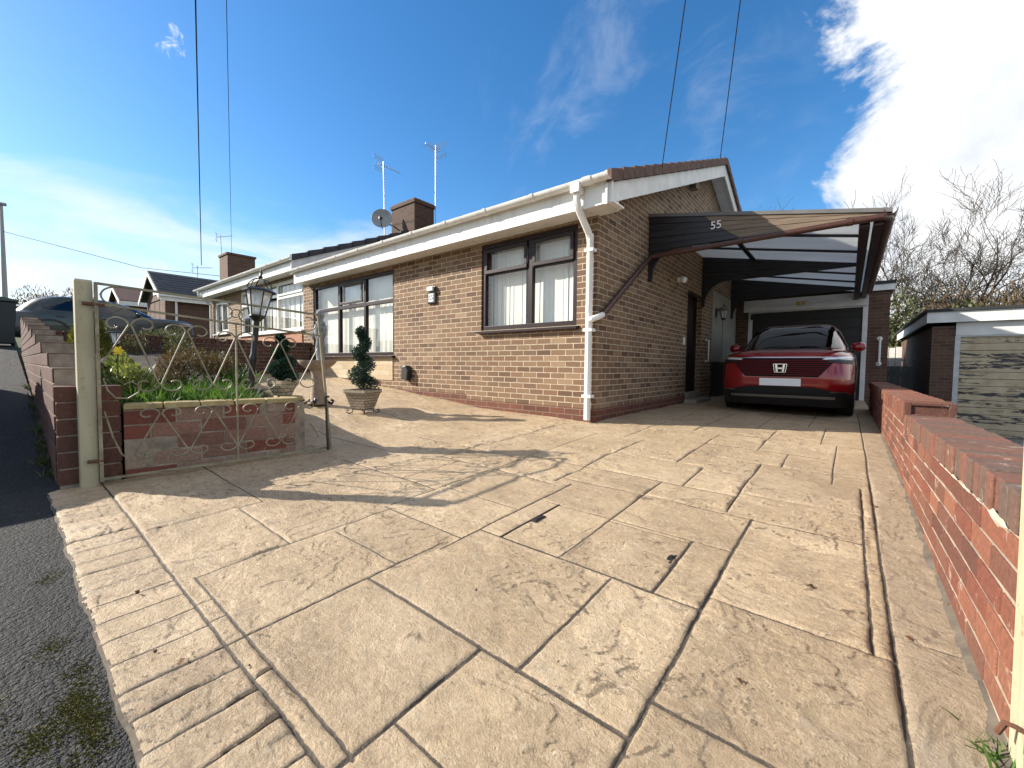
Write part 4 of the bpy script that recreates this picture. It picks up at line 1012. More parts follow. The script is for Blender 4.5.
for (cs, rx, a0, a1) in ((.085, .075, R(80), R(280)), (.665, .075, R(-70), R(80)), (.85, .075, R(250), R(100)), (1.27, .075, R(-100), R(100))):
    one(spiral(cs, (ztop(cs)+zr2(cs))/2-.003, rx, .062, .9, a0, a1))
one(spiral(.757, ztop(.757)-.085, .045, .045, .5, R(-40), R(300)))
k = MB(); bar([(-.075, 1.287), (.03, 1.283)], .012, 6); k.build('hinge', M['rust'], gate); k = MB(); bar([(-.075, .25), (.0, .25)], .012, 6); k.build('hinge', M['rust'], gate)
k = MB(); k.tube([G3(1.425, .145, .02), G3(1.41, .62, .02)], .009, 6); k.tube([G3(1.405, .62, .02), G3(1.44, .62, .02)], .009, 6); k.build('drop_bolt', M['black_paint'], gate)

gp2 = thing('leaning_gate_post', 'cream flaking gate post with a rusty hook at the near end of the red wall', 'gate post', (.346, 1.356, .05))
k = MB(); k.prism([(.307, .0), (.385, .0), (.375, 1.05), (.297, 1.05)], 'y', 1.32, 1.393); k.build('post', M['cream_post'], gp2, bevel=.006)
k = MB(); k.tube([(.315, 1.312, .165), (.300, 1.318, .168), (.286, 1.325, .166), (.276, 1.33, .135)], .006, 6); k.tube([(.318, 1.314, .185), (.318, 1.314, .12)], .008, 6); k.build('hook', M['rust'], gp2)

# ------------------------------------------------------------------ tall lantern in the planter
lp = thing('garden_lantern', 'tall black garden lantern on a leaning post standing in the planter', 'lantern', (-4.25, 1.42, .6))
tl = (Vector((-4.25, 1.50, 1.33))-Vector((-4.25, 1.425, .56))).normalized(); c0 = Vector((-4.25, 1.425, .50))
k = MB(); k.lathe([(.07, 0), (.06, .05), (.035, .09), (.030, .12), (.028, .42), (.034, .44), (.034, .47), (.026, .49), (.024, .83), (.038, .86), (.03, .88)], c0, 12, axis=tl); k.build('post', M['black_paint'], lp, smooth='auto')
lantern(lp, c0+tl*.80, .92, tl)
sl_ = thing('solar_lantern', 'small black solar lantern standing among the shrubs near the cream post', 'lantern', (-5.4, .70, .6))
k = MB(); k.tube([(-5.4, .70, .5), (-5.4, .70, 1.10)], .012, 6); k.build('stake', M['black_paint'], sl_); lantern(sl_, (-5.4, .70, 1.06), .42)

# ------------------------------------------------------------------ topiary in pots, bird bath
def topiary(label, c, hh, rp, pot_top, pot_h, stand, sd, pot_w):
    t = thing('spiral_topiary', label, 'topiary', c, 'spiral topiary in stone pots')
    x, y, z = c; rd = random.Random(sd)
    z0 = z+(.07 if stand else 0)
    def sq(h, z_): return [(x-h, y-h, z_), (x+h, y-h, z_), (x+h, y+h, z_), (x-h, y+h, z_)]
    k = MB(); b, tp = pot_w*.62, pot_w
    rings = [(b, 0), (tp*.95, pot_h-.05), (tp*1.03, pot_h-.045), (tp*1.03, pot_h), (tp*.9, pot_h), (tp*.88, pot_h-.04)]
    vs = []
    for h, dz in rings: vs += sq(h, z0+dz)
    fs = [(3, 2, 1, 0)]+[(i*4+j, i*4+(j+1) % 4, (i+1)*4+(j+1) % 4, (i+1)*4+j) for i in range(len(rings)-1) for j in range(4)]+[tuple(range((len(rings)-1)*4, len(rings)*4))]
    ro = R(18); vs = [(x+(p[0]-x)*math.cos(ro)-(p[1]-y)*math.sin(ro), y+(p[0]-x)*math.sin(ro)+(p[1]-y)*math.cos(ro), p[2]) for p in vs]
    k.add(vs, fs); k.build('pot', M['stone_pot'], t)
    if stand:
        k = MB()
        for i in range(4):
            a = ro+R(45+90*i); px, py = x+b*1.25*math.cos(a), y+b*1.25*math.sin(a); ox, oy = math.cos(a), math.sin(a)
            k.tube([(px, py, z0), (px, py, z+.02), (px+ox*.05, py+oy*.05, z+.008), (px+ox*.085, py+oy*.085, z+.03), (px+ox*.07, py+oy*.07, z+.055), (px+ox*.045, py+oy*.045, z+.04)], .007, 5)
        for i in range(4):
            a, a2 = ro+R(45+90*i), ro+R(135+90*i); k.tube([(x+b*1.25*math.cos(a), y+b*1.25*math.sin(a), z0-.006), (x+b*1.25*math.cos(a2), y+b*1.25*math.sin(a2), z0-.006)], .006, 5)
        k.build('scroll_stand', M['black_paint'], t)
    zb = z0+pot_h-.03
    k = MB(); k.tube([(x, y, zb-.05), (x, y, zb+hh*.92)], .012, 6); k.build('stem', M['bark'], t)
    k = MB(); turns = 2.6
    N = 8500
    for i in range(N):
        u = rd.random()**1.3; ph = 2*math.pi*turns*u+1.0
        rad = lerp(rp*.50, rp*.14, u); tr = lerp(rp*.80, rp*.30, u)
        cx, cy, cz = x+rad*math.cos(ph), y+rad*math.sin(ph), zb+.03+u*hh*.93+rp*.25
        v = Vector((rd.gauss(0, 1), rd.gauss(0, 1), rd.gauss(0, 1))).normalized()
        q = Vector((cx, cy, cz))+Vector((v.x*tr, v.y*tr, v.z*tr*.72))*(rd.random()**.35)*1.04
        k.leaf(q, v+Vector((rd.gauss(0, .6), rd.gauss(0, .6), .3)), .011, .024, None, rd.random())
    k.build('foliage', M['leaf_box'], t, recalc=False)
    return t
topiary('spiral topiary in a square stone pot on scroll feet below the left window', (-4.95, 3.0, .262), .80, .165, .6, .25, True, 3, .165)
topiary('spiral topiary in a stone pot standing on the end of the planter behind the gate', (-4.05, 1.64, .615), .40, .10, .3, .14, False, 4, .085)
bb = thing('bird_bath', 'pinkish cast stone bird bath on scroll feet beyond the end of the gate', 'bird bath', (-5.75, 2.79, .27))
bx, by, bz = -5.75, 2.79, g1(-5.75, 2.79)-.09
k = MB(); k.lathe([(.13, .10), (.14, .12), (.10, .14), (.085, .3), (.075, .5), (.09, .56), (.115, .60)], (bx, by, bz), 18); k.build('pedestal', M['cast_stone'], bb, smooth='auto')
k = MB(); k.lathe([(.10, .585), (.16, .61), (.22, .66), (.25, .70), (.25, .715), (.23, .71), (.16, .665), (.02, .65)], (bx, by, bz), 28); k.build('bowl', M['cast_stone'], bb, smooth='auto')
for i in range(4):
    k = MB(); a = R(45+90*i); ox, oy = math.cos(a), math.sin(a)
    k.tube([(bx+ox*.08, by+oy*.08, bz+.19), (bx+ox*.14, by+oy*.14, bz+.13), (bx+ox*.19, by+oy*.19, bz+.11), (bx+ox*.21, by+oy*.21, bz+.145), (bx+ox*.18, by+oy*.18, bz+.165)], .018, 6)
    k.build('scroll_foot', M['black_paint'], bb, smooth='auto')
k = MB()
k.lathe([(.075, .655), (.075, .69), (.05, .70), (.06, .78), (.07, .88), (.05, 1.0), (.075, 1.06), (.085, 1.16), (.06, 1.24), (.03, 1.27), (.05, 1.30), (.06, 1.345), (.045, 1.39), (.01, 1.41)], (bx+.03, by+.03, bz), 14)
k.tube([(bx+.09, by+.05, bz+1.2), (bx+.14, by+.03, bz+1.1), (bx+.08, by-.02, bz+1.02)], .022, 6); k.tube([(bx-.05, by+.03, bz+1.2), (bx-.10, by-.0, bz+1.1), (bx-.04, by-.03, bz+1.02)], .022, 6)
st_ = k.build('stone_figurine', M['grey_stone'], None, (bx, by, bz+.655), smooth=True); tag(st_, 'slender grey lichened stone figurine standing in the bird bath bowl', 'figurine')

# ------------------------------------------------------------------ manhole tray in the paving
mh = thing('manhole_cover', 'recessed rectangular manhole tray filled with the same stamped concrete', 'manhole cover', (-.91, 1.77, .1))
k = MB()
for (x0, y0, x1, y1) in ((-1.286, 1.50, -1.280, 2.035), (-.540, 1.50, -.534, 2.035), (-1.286, 1.499, -.534, 1.505)):
    n = 8
    for i in range(n):
        a, b = i/n, (i+1)/n; xa, xb, ya, yb = lerp(x0, x1, a) if x1-x0 > .1 else x0, lerp(x0, x1, b) if x1-x0 > .1 else x1, lerp(y0, y1, a) if y1-y0 > .1 else y0, lerp(y0, y1, b) if y1-y0 > .1 else y1
        k.hexa([(xa, ya), (xb, ya), (xb, yb), (xa, yb)], [g1(xa, ya)-.03]*4, [g1(xa, ya)-.001, g1(xb, ya)-.001, g1(xb, yb)-.001, g1(xa, yb)-.001])
k.build('tray_frame', M['iron_dark'], mh)
for cx, cy in ((-1.255, 1.79), (-.567, 1.80)):
    z = g1(cx, cy)+.003; k = MB(); k.box(cx-.014, cx+.014, cy-.05, cy+.05, z-.03, z+.001); k.box(cx-.008, cx+.008, cy-.03, cy+.03, z+.001, z+.004); k.build('lifting_key_slot', M['black_plastic'], mh, bevel=.002)

# ------------------------------------------------------------------ plants
def blade_clump(mb, x, y, z, n, h, spread, w, rd, droop=.6):
    for _ in range(n):
        a = rd.uniform(0, 2*math.pi); t = rd.uniform(.1, 1)*spread; L = h*rd.uniform(.65, 1.1)
        d = Vector((math.cos(a)*t, math.sin(a)*t, 1)).normalized(); p = Vector((x+rd.gauss(0, .02), y+rd.gauss(0, .02), z)); r = rd.random()
        sd = d.cross(Vector((rd.gauss(0, 1), rd.gauss(0, 1), .2))).normalized()*w*.5; vs = []
        for i in range(4):
            f = i/3; q = p+d*L*f+Vector((math.cos(a), math.sin(a), -.55))*droop*L*.35*f*f*t; ww = (1, 1.05, .75, .08)[i]
            vs += [q-sd*ww, q+sd*ww]
        mb.add(vs, [(0, 1, 3, 2), (2, 3, 5, 4), (4, 5, 7, 6)], r)
def zbed(x, y): return .545+.10*max(0, -4.2-x)
def bed_edge(y): return -3.80-.19*(1.6-y)/1.07-.10
rd = random.Random(11)
k = MB()
for _ in range(230):
    y = rd.uniform(.58, 1.42); x = bed_edge(y)-rd.uniform(.0, 1.0)
    blade_clump(k, x, y, zbed(x, y)-.02, rd.randint(9, 15), rd.uniform(.14, .25), .9, .012, rd, .9)
bf = k.build('bulb_foliage', M['leaf_strap'], None, (-4.4, 1.0, .55), recalc=False); tag(bf, 'mass of bright green strap leaves filling the front of the planter', 'bulb foliage', kind='stuff')
def mound(name, label, cat, c, rx, ry, rz_, n, m, lw, ll, sd, up_=.5, group=None, stem=True, lumps=6):
    t = thing(name, label, cat, c, group); rd = random.Random(sd); k = MB()
    L = [(rd.gauss(0, .45), rd.gauss(0, .45), rd.uniform(.1, .75), rd.uniform(.35, .62)) for _ in range(lumps)]
    for _ in range(n):
        lx, ly, lz, lr = rd.choice(L)
        v = Vector((rd.gauss(0, 1), rd.gauss(0, 1), rd.gauss(0, 1))).normalized()*(rd.random()**.4)*lr
        q = Vector((c[0]+(lx+v.x)*rx, c[1]+(ly+v.y)*ry, c[2]+max((lz+v.z*.9), .0)*rz_))
        k.leaf(q, v+Vector((rd.gauss(0, .5), rd.gauss(0, .5), up_)), lw*rd.uniform(.7, 1.3), ll*rd.uniform(.6, 1.3), None, min(max(rd.gauss(.5, .28), 0), 1))
    k.build('foliage', m, t, recalc=False)
    if stem:
        k = MB()
        for lx, ly, lz, lr in L: k.tube([(c[0], c[1], c[2]-.05), (c[0]+lx*rx*.6, c[1]+ly*ry*.6, c[2]+lz*rz_*.6), (c[0]+lx*rx, c[1]+ly*ry, c[2]+(lz+lr*.4)*rz_)], [.012, .008, .004], 5)
        k.build('stem', M['bark'], t)
    return t
mound('heather', 'bronze brown heather mound at the middle of the planter', 'heather', (-5.15, 1.13, .70), .52, .36, .30, 5200, M['leaf_heather'], .008, .035, 21)
mound('leafy_shrub', 'green leafy shrub with pale edges beside the small solar lantern', 'shrub', (-4.55, .70, .58), .24, .16, .26, 700, M['leaf_varieg'], .022, .06, 22)
mound('dark_shrub', 'dark evergreen shrub against the dividing wall behind the tall lantern', 'shrub', (-7.6, 2.15, .62), .7, .45, .42, 3000, M['leaf_dark'], .02, .05, 23)
mound('low_conifer', 'flat topped dark green shrub growing in front of the parked grey car', 'shrub', (-9.3, 1.75, 1.05), .5, .36, .42, 2600, M['leaf_ivy'], .012, .05, 24)
mound('variegated_shrub', 'yellow green variegated shrub spilling over the stepped brick wall', 'shrub', (-5.5, .62, .70), .36, .20, .26, 1300, M['leaf_varieg'], .022, .045, 25)
def spiky(name, label, c, n, h, w, m, sd):
    t = thing(name, label, 'plant', c); rd = random.Random(sd); k = MB()
    for _ in range(n): blade_clump(k, c[0]+rd.gauss(0, .07), c[1]+rd.gauss(0, .07), c[2], 5, h, .75, w, rd, .8)
    k.build('leaf', m, t, recalc=False); return t
spiky('lily_plant', 'taller fresh green lily plant rising from the back of the planter near the tall lantern', (-4.95, 1.52, .58), 16, .34, .030, M['leaf_strap'], 31)
# golden conifer
gc = thing('golden_conifer', 'small golden green conifer growing behind the stepped wall', 'conifer', (-6.3, .62, .9)); rd = random.Random(41); k = MB()
for _ in range(3600):
    u = rd.random()**.75; a = rd.uniform(0, 2*math.pi); rr_ = .19*(1-u)**.8*(.45+.55*rd.random()**.5)*(1+.25*math.sin(a*5+u*17))
    q = (-6.3+rr_*math.cos(a), .62+rr_*math.sin(a), .92+u*.50)
    k.leaf(q, (math.cos(a), math.sin(a), 1.1+rd.gauss(0, .3)), .012, .06, None, rd.random())
k.build('foliage', M['leaf_conifer'], gc, recalc=False); k = MB(); k.tube([(-6.3, .62, .8), (-6.3, .62, 1.4)], [.022, .005], 6); k.build('trunk', M['bark'], gc)
# daffodil
df = thing('daffodil', 'single yellow daffodil in front of the small solar lantern', 'flower', (-4.6, .60, .6)); k = MB(); k.tube([(-4.6, .60, .55), (-4.6, .605, .96), (-4.57, .60, 1.0)], .005, 5); k.build('stem', M['leaf_strap'], df)
k = MB(); c = Vector((-4.56, .60, 1.0))
for i in range(6):
    a = i*R(60); k.leaf(c, (.25, math.cos(a), math.sin(a)), .03, .042, (1, 0, 0), .5)
k.lathe([(.012, 0), (.016, .02), (.02, .032)], c, 8, axis=(1, -.3, .1)); k.build('petal', M['yellow_petal'], df, recalc=False)
# tufts
gt = thing('grass_tuft', 'bright green grass tuft growing at the foot of the right gate post', 'grass tuft', (.288, 1.375, .05)); rd = random.Random(51); k = MB()
for _ in range(9): blade_clump(k, .296+rd.gauss(0, .010), 1.375+rd.gauss(0, .025), .045, 5, .065, 1.2, .006, rd, .9)
k.build('blade', M['leaf_strap'], gt, recalc=False)
k = MB(); rd = random.Random(52)
for cx, cy, r, n in ((-1.50, .095, .055, 700), (-1.46, .03, .05, 500), (-1.35, -.05, .06, 350), (-1.62, -.06, .06, 450), (-1.9, .08, .05, 250), (-2.5, .10, .05, 200), (-1.28, .07, .05, 350), (-1.56, -.12, .05, 300), (-1.2, -.02, .04, 200), (-1.44, .12, .045, 600), (-1.56, .11, .05, 500), (-1.36, .12, .04, 350), (-1.7, .12, .05, 250)):
    for _ in range(n):
        x, y = cx+rd.gauss(0, r*.8), cy+rd.gauss(0, r*.42)
        if y > .158: continue
        z = float(zroad(np.array(x), np.array(y))); k.leaf((x, y, z-.002), (rd.gauss(0, .7), rd.gauss(0, .7), .7), .0045, .007, None, rd.random())
tag(k.build('moss', M['moss'], None, (-1.5, .05, .03), recalc=False), 'yellow green moss growing along the road edge by the driveway', 'moss', kind='stuff')
# weeds at the wall foot
k = MB(); rd = random.Random(53)
for _ in range(40):
    x = rd.uniform(-8.5, -4.3); y = swy(x)-rd.uniform(.0, .03); blade_clump(k, x, y, g1(x, .19)-.03, 6, rd.uniform(.05, .13), .9, .012, rd, .8)
tag(k.build('weeds', M['leaf_ivy'], None, (-6, .2, .2), recalc=False), 'straggling green weeds along the foot of the stepped street wall', 'weeds', kind='stuff')
# fallen leaves on the drive
rd = random.Random(61)
for i, (x, y, big) in enumerate(((-2.02, .30, 1.3), (-2.35, .78, 1.1), (-1.47, .30, 1.3), (-1.58, .27, .9), (-.07, 1.9, 1.6), (.30, 2.05, 1.8), (-.21, 1.25, 1.1), (-.92, 1.42, .8), (-1.05, 1.10, .7), (-.62, 1.0, .6), (-2.9, .72, 1.2), (.18, 1.75, 1.1), (.16, 3.1, 1.5), (-1.3, .43, .6), (-1.05, .40, .6))):
    k = MB(); a = rd.uniform(0, 6.3); k.leaf((x, y, g1(x, y)+.005), (math.cos(a), math.sin(a), .12), .012*big, .022*big, (0, 0, 1), rd.random(), .5)
    o = k.build('fallen_leaf', M['dead_leaf'], None, (x, y, g1(x, y)), recalc=False)
    tag(o, 'tiny curled brown dead leaf lying on the driveway paving', 'leaf', 'dead leaves scattered on the driveway')

# ------------------------------------------------------------------ cars
def car_shape(lv):
    """lv: list of (z, half width, y front, y rear, exponent)"""
    def at(z):
        for a, b in zip(lv[:-1], lv[1:]):
            if z <= b[0]+1e-9:
                t = (z-a[0])/(b[0]-a[0]); return [lerp(p, q, t) for p, q in zip(a, b)]
        return lv[-1]
    def P(z, a):
        _, w, yf, yr, n = at(z); c = (yf+yr)/2; l = (yr-yf)/2; ca, sa = math.cos(a), math.sin(a)
        return (w*math.copysign(abs(ca)**(2/n), ca), c+l*math.copysign(abs(sa)**(2/n), sa), z)
    def front(x, z):
        _, w, yf, yr, n = at(z); c = (yf+yr)/2; l = (yr-yf)/2
        return c-l*max(0, 1-min(abs(x)/w, 1)**n)**(1/n)
    return at, P, front
LOW = [(.17, .84, .16, 4.20, 6.5), (.30, .875, .06, 4.30, 7.0), (.45, .890, .005, 4.33, 7.0), (.62, .897, .0, 4.34, 6.6), (.78, .895, .02, 4.33, 6.0), (.86, .890, .04, 4.31, 5.8), (.92, .880, .06, 4.29, 5.4), (.955, .862, .10, 4.25, 5.0), (.985, .835, .18, 4.2, 4.6), (1.01, .78, .34, 4.1, 4.2), (1.035, .68, .62, 3.9, 3.8), (1.055, .42, 1.0, 3.6, 3.2)]
TOP = [(.98, .815, .98, 4.16, 4.2), (1.10, .775, 1.16, 4.08, 4.2), (1.25, .715, 1.42, 3.96, 4.2), (1.40, .65, 1.72, 3.80, 4.0), (1.49, .60, 1.98, 3.62, 3.8), (1.535, .55, 2.2, 3.45, 3.6), (1.565, .42, 2.5, 3.2, 3.2), (1.575, .2, 2.75, 3.0, 3.)]
def loft(mb, P, zs, n=64, cap=True, a0=0., a1=2*math.pi):
    rows = [[P(z, a0+(a1-a0)*i/n) for i in range(n+1)] for z in zs]; mb.grid(rows)
    if cap: mb.add([P(zs[-1], 2*math.pi*i/n) for i in range(n)], [tuple(range(n))])
def shift(mb, o, flip=1):
    mb.v = [(o[0]+p[0], o[1]+p[1]*flip, o[2]+p[2]) for p in mb.v]; return mb
def zs_of(lv, sub=3):
    out = []
    for a, b in zip(lv[:-1], lv[1:]): out += [lerp(a[0], b[0], i/sub) for i in range(sub)]
    return out+[lv[-1][0]]
def build_car(label, o, paint, detail=True, dirv=1, scale=(1, 1, 1), group=None):
    t = thing('parked_car', label, 'car', o, group)
    def fin(mb, name, m, par=None, **kw):
        mb.v = [(o[0]+p[0]*scale[0], o[1]+p[1]*dirv*scale[1], o[2]+p[2]*scale[2]) for p in mb.v]
        return mb.build(name, m, par or t, **kw)
    at, P, fr = car_shape(LOW); at2, P2, fr2 = car_shape(TOP)
    k = MB(); loft(k, P, zs_of(LOW)); fin(k, 'body', paint, smooth=True, weld=True)
    k = MB(); loft(k, P2, zs_of(TOP)); fin(k, 'cabin', paint, smooth=True, weld=True)
    def gl(name, a0, a1, z0, z1, off, n=24):
        k = MB(); rows = []
        for i in range(9):
            z = lerp(z0, z1, i/8); row = []
            for j in range(n+1):
                p = P2(z, lerp(a0, a1, j/n)); c = Vector((0, 2.6, z)); v = (Vector(p)-c); v.z = 0; v.normalize(); row.append((p[0]+v.x*off, p[1]+v.y*off, p[2]+off*.3))
            rows.append(row)
        k.grid(rows); return fin(k, name, M['car_glass'], smooth=True, recalc=False)
    # windscreen spans the front of the rounded plan; angles measured round the outline
    def ang(z, x):
        _, w, yf, yr, n = at2(z); return -math.acos(min(1, (x/w)**(n/2)))
    k = MB(); rows = []
    for i in range(13):
        z = lerp(1.055, 1.475, i/12); w = at2(z)[1]*.90; row = []
        for j in range(25):
            x = lerp(-w, w, j/24); row.append((x, fr2(x, z)-.012, z+.006))
        rows.append(row)
    k.grid(rows); fin(k, 'windscreen', M['car_glass'], smooth=True, recalc=False)
    for sx in (-1, 1):
        for (ya, yb, yc, yd) in ((1.62, 2.62, 1.98, 2.62), (2.70, 3.66, 2.70, 3.42)):
            k = MB(); rows = []
            for i in range(7):
                f = i/6; z = lerp(1.06, 1.43, f); w = at2(z)[1]; a, b = lerp(ya, yc, f), lerp(yb, yd, f); rows.append([(sx*(w*(max(0, 1-abs((lerp(a, b, j/8)-2.6)/((at2(z)[3]-at2(z)[2])/2))**at2(z)[4]))**(1/at2(z)[4])+.008), lerp(a, b, j/8), z) for j in range(9)])
            k.grid(rows); fin(k, 'side_window', M['car_glass'], smooth=True, recalc=False)
    def patch(name, x0, x1, z0, z1, m, off=.008, n=20, nz=3, par=None, zf=None):
        k = MB(); rows = []
        for i in range(nz+1):
            row = []
            for j in range(n+1):
                x = lerp(x0, x1, j/n); a, b = (zf(x) if zf else (z0, z1)); z = lerp(a, b, i/nz); row.append((x, fr(x, z)-off, z))
            rows.append(row)
        k.grid(rows); return fin(k, name, m, par, smooth=True, recalc=False)
    # wheels
    for sx in (-1, 1):
        for y in (.90, 3.51):
            k = MB(); k.lathe([(.20, -.10), (.30, -.105), (.335, -.085), (.34, 0), (.335, .085), (.30, .105), (.20, .10)], (sx*.765, y, .34), 28, axis=(1, 0, 0)); w_ = fin(k, 'wheel', M['tyre'], smooth='auto')
            k = MB(); cx = sx*.872
            k.lathe([(.225, 0), (.225, .012), (.20, .006), (.05, .0)], (cx-(.006 if sx > 0 else -.006), y, .34), 28, axis=(sx, 0, 0))
            for i in range(5):
                a = R(72*i); d = Vector((0, math.cos(a), math.sin(a))); k.obox(Vector((cx, y, .34))+d*.12, (.008, 0, 0), d*.10, d.cross(Vector((1, 0, 0)))*.022)
            fin(k, 'rim', M['rim'], w_, smooth='auto')
        # black arch cladding and sill
        for y in (.90, 3.51):
            k = MB(); rows = [[], []]
            for i in range(17):
                a = R(180)*i/16
                for r_, row in ((.36, rows[0]), (.43, rows[1])):
                    yy, zz = y+r_*math.cos(a), .34+r_*math.sin(a)
                    zz = max(zz, .2); _, w, yf, yr, n = at(zz); c = (yf+yr)/2; l = (yr-yf)/2; row.append((sx*(w*max(0, 1-min(1, abs((yy-c)/l))**n)**(1/n)+.010), yy, zz))
            k.grid(rows); fin(k, 'wheel_arch', M['black_plastic'], smooth=True, recalc=False)
    # front
    gw = lambda x: .60+max(0, abs(x)-.46)*1.3
    patch('grille', -.655, .655, .60, .86, M['grille'], .006, n=40, zf=lambda x: (gw(x), .872))
    if detail:
        for i in range(8):
            z = .842-.030*i; hw = min(.655, .46+(z-.60)/1.3)-.012
            patch('grille_slat', -hw, hw, z-.007, z+.007, M['red_slat'], .014, nz=1)
        patch('bonnet_trim', -.66, .66, .878, .894, M['silver'], .012, nz=1)
    for sx in (-1, 1):
        h = patch('headlight', sx*.50, sx*.868, .80, .885, M['headlight'], .010, zf=lambda x: (.835-.055*max(0, (abs(x)-.56))/.31, .878+.040*max(0, (abs(x)-.50))/.37))
        if detail: patch('headlight_strip', sx*.52, sx*.865, .86, .875, M['light_led'], .016, nz=1, par=h, zf=lambda x: (.869+.03*max(0, (abs(x)-.50))/.37-.020, .874+.03*max(0, (abs(x)-.50))/.37)); patch('headlight_bezel', sx*.56, sx*.84, .81, .845, M['black_plastic'], .015, nz=1, par=h, zf=lambda x: (.826-.04*max(0, (abs(x)-.50))/.37, .85))
    k = MB(); loft(k, lambda z, a: tuple(v*q for v, q in zip(P(z, a), (1.008, 1., 1.)))[:1]+(P(z, a)[1]*1.004-.012, z), [.168, .22, .28, .335], cap=False); fin(k, 'lower_cladding', M['black_plastic'], smooth=True, weld=True)
    patch('lower_bumper', -.86, .86, .20, .45, M['black_plastic'], .014, n=40, zf=lambda x: (.20, .455-.10*max(0, abs(x)-.40)/.46))
    if detail:
        patch('bumper_strip', -.66, .66, .285, .325, M['silver'], .030, n=24)
        for sx in (-1, 1): patch('fog_trim', sx*.60, sx*.80, .385, .40, M['silver'], .018, nz=1)
    k = MB(); k.box(-.26, .26, fr(0, .52)-.034, fr(0, .52)-.018, .465, .575); fin(k, 'number_plate', M['plate'], bevel=.004)
    if detail:
        # badge: rounded chrome frame with a broad letter H inside
        k = MB(); y = fr(0, .73)-.036; zc = .725
        F = [(-.085, zc+.060), (.085, zc+.060), (.068, zc-.060), (-.068, zc-.060)]
        for a, b in zip(F, F[1:]+F[:1]): k.tube([(a[0], y, a[1]), (b[0], y, b[1])], .008, 6)
        k.prism([(-.062, zc+.052), (-.036, zc+.052), (-.024, zc-.052), (-.050, zc-.052)], 'y', y-.008, y+.012); k.prism([(.062, zc+.052), (.036, zc+.052), (.024, zc-.052), (.050, zc-.052)], 'y', y-.008, y+.012); k.box(-.034, .034, y-.008, y+.012, zc-.012, zc+.010)
        fin(k, 'badge', M['chrome'])
        k = MB(); k.tube([(-.5, .93, 1.03), (-.1, 1.03, 1.075), (.15, 1.06, 1.08)], .009, 5); k.tube([(.0, .97, 1.045), (.4, 1.0, 1.05), (.55, 1.05, 1.06)], .009, 5); fin(k, 'wiper', M['black_plastic'])
        k = MB(); k.obox((0, 1.95, 1.36), (.11, 0, 0), (0, .02, 0), (0, 0, .035)); fin(k, 'rear_view_mirror', M['black_plastic'])
    for sx in (-1, 1):
        k = MB(); k.lathe([(.02, -.11), (.075, -.09), (.095, -.03), (.095, .03), (.07, .09), (.02, .11)], (0, 0, 0), 16, axis=(1, 0, 0))
        k.v = [(sx*.905+p[0]*.85, 1.58+p[1]*.75, 1.09+p[2]*.80) for p in k.v]; w_ = fin(k, 'door_mirror', paint, smooth=True)
        k = MB(); k.tube([(sx*.78, 1.56, 1.02), (sx*.88, 1.57, 1.06)], .025, 6); fin(k, 'mirror_arm', M['black_plastic'], w_)
        k = MB(); k.box(min(sx*.882, sx*.905), max(sx*.882, sx*.905), 2.3, 2.5, .84, .87); k.box(min(sx*.882, sx*.905), max(sx*.882, sx*.905), 3.2, 3.4, .84, .87); fin(k, 'door_handle', M['black_plastic'] if not detail else paint)
    return t
build_car('glossy deep red car with a blank white number plate parked under the carport canopy', (-.79, 7.30, .19), M['red_paint'])
gcar = build_car('dark grey hatchback parked on the neighbouring drive beyond the stepped wall', (-19.2, 4.55, g1(-18.5, 2.5)-.02), M['grey_paint'], False, -1, (1, 1.02, .93))
# second grey car added unseen outside the picture to shade the road and pier
def copy_tree(o, parent=None):
    c = o.copy(); col.objects.link(c)
    if parent: c.parent = parent
    for ch in list(o.children): copy_tree(ch, c)
    return c
c2 = copy_tree(gcar); c2.location = (-5.15, -1.25, g1(-7, -.5)-.05); c2.rotation_euler = (0, R(4.5), R(-90)); c2['label'] = 'dark grey hatchback added out of view at the kerb to shade the road and pier'
# bin by the wall up the hill
wb = thing('wheelie_bin', 'dark green wheelie bin standing on the street beyond the stepped wall', 'bin', (-14.9, -.03, g1(-14.9, 0)))
bz = g1(-14.9, 0); k = MB(); k.hexa([(-15.2, -.30), (-14.62, -.30), (-14.62, .26), (-15.2, .26)], bz, bz); 
k = MB(); P0 = [(-15.17, -.27), (-14.66, -.27), (-14.66, .23), (-15.17, .23)]; P1 = [(-15.24, -.32), (-14.60, -.32), (-14.60, .28), (-15.24, .28)]
k.add([(x, y, bz+.04) for x, y in P0]+[(x, y, bz+.97) for x, y in P1], [(3, 2, 1, 0), (4, 5, 6, 7)]+[(i, (i+1) % 4, 4+(i+1) % 4, 4+i) for i in range(4)]); k.build('body', M['bin'], wb, bevel=.02)
k = MB(); k.prism([(-.34, bz+.98), (.31, bz+.98), (.31, bz+1.02), (.1, bz+1.07), (-.2, bz+1.07), (-.34, bz+1.02)], 'x', -15.27, -14.57); k.build('lid', M['bin_lid'], wb, bevel=.01)
k = MB()
for y in (-.25, .21): k.lathe([(.1, -.03), (.1, .03)], (-15.18, y, bz+.1), 14, axis=(0, 1, 0))
k.build('wheel', M['tyre'], wb)

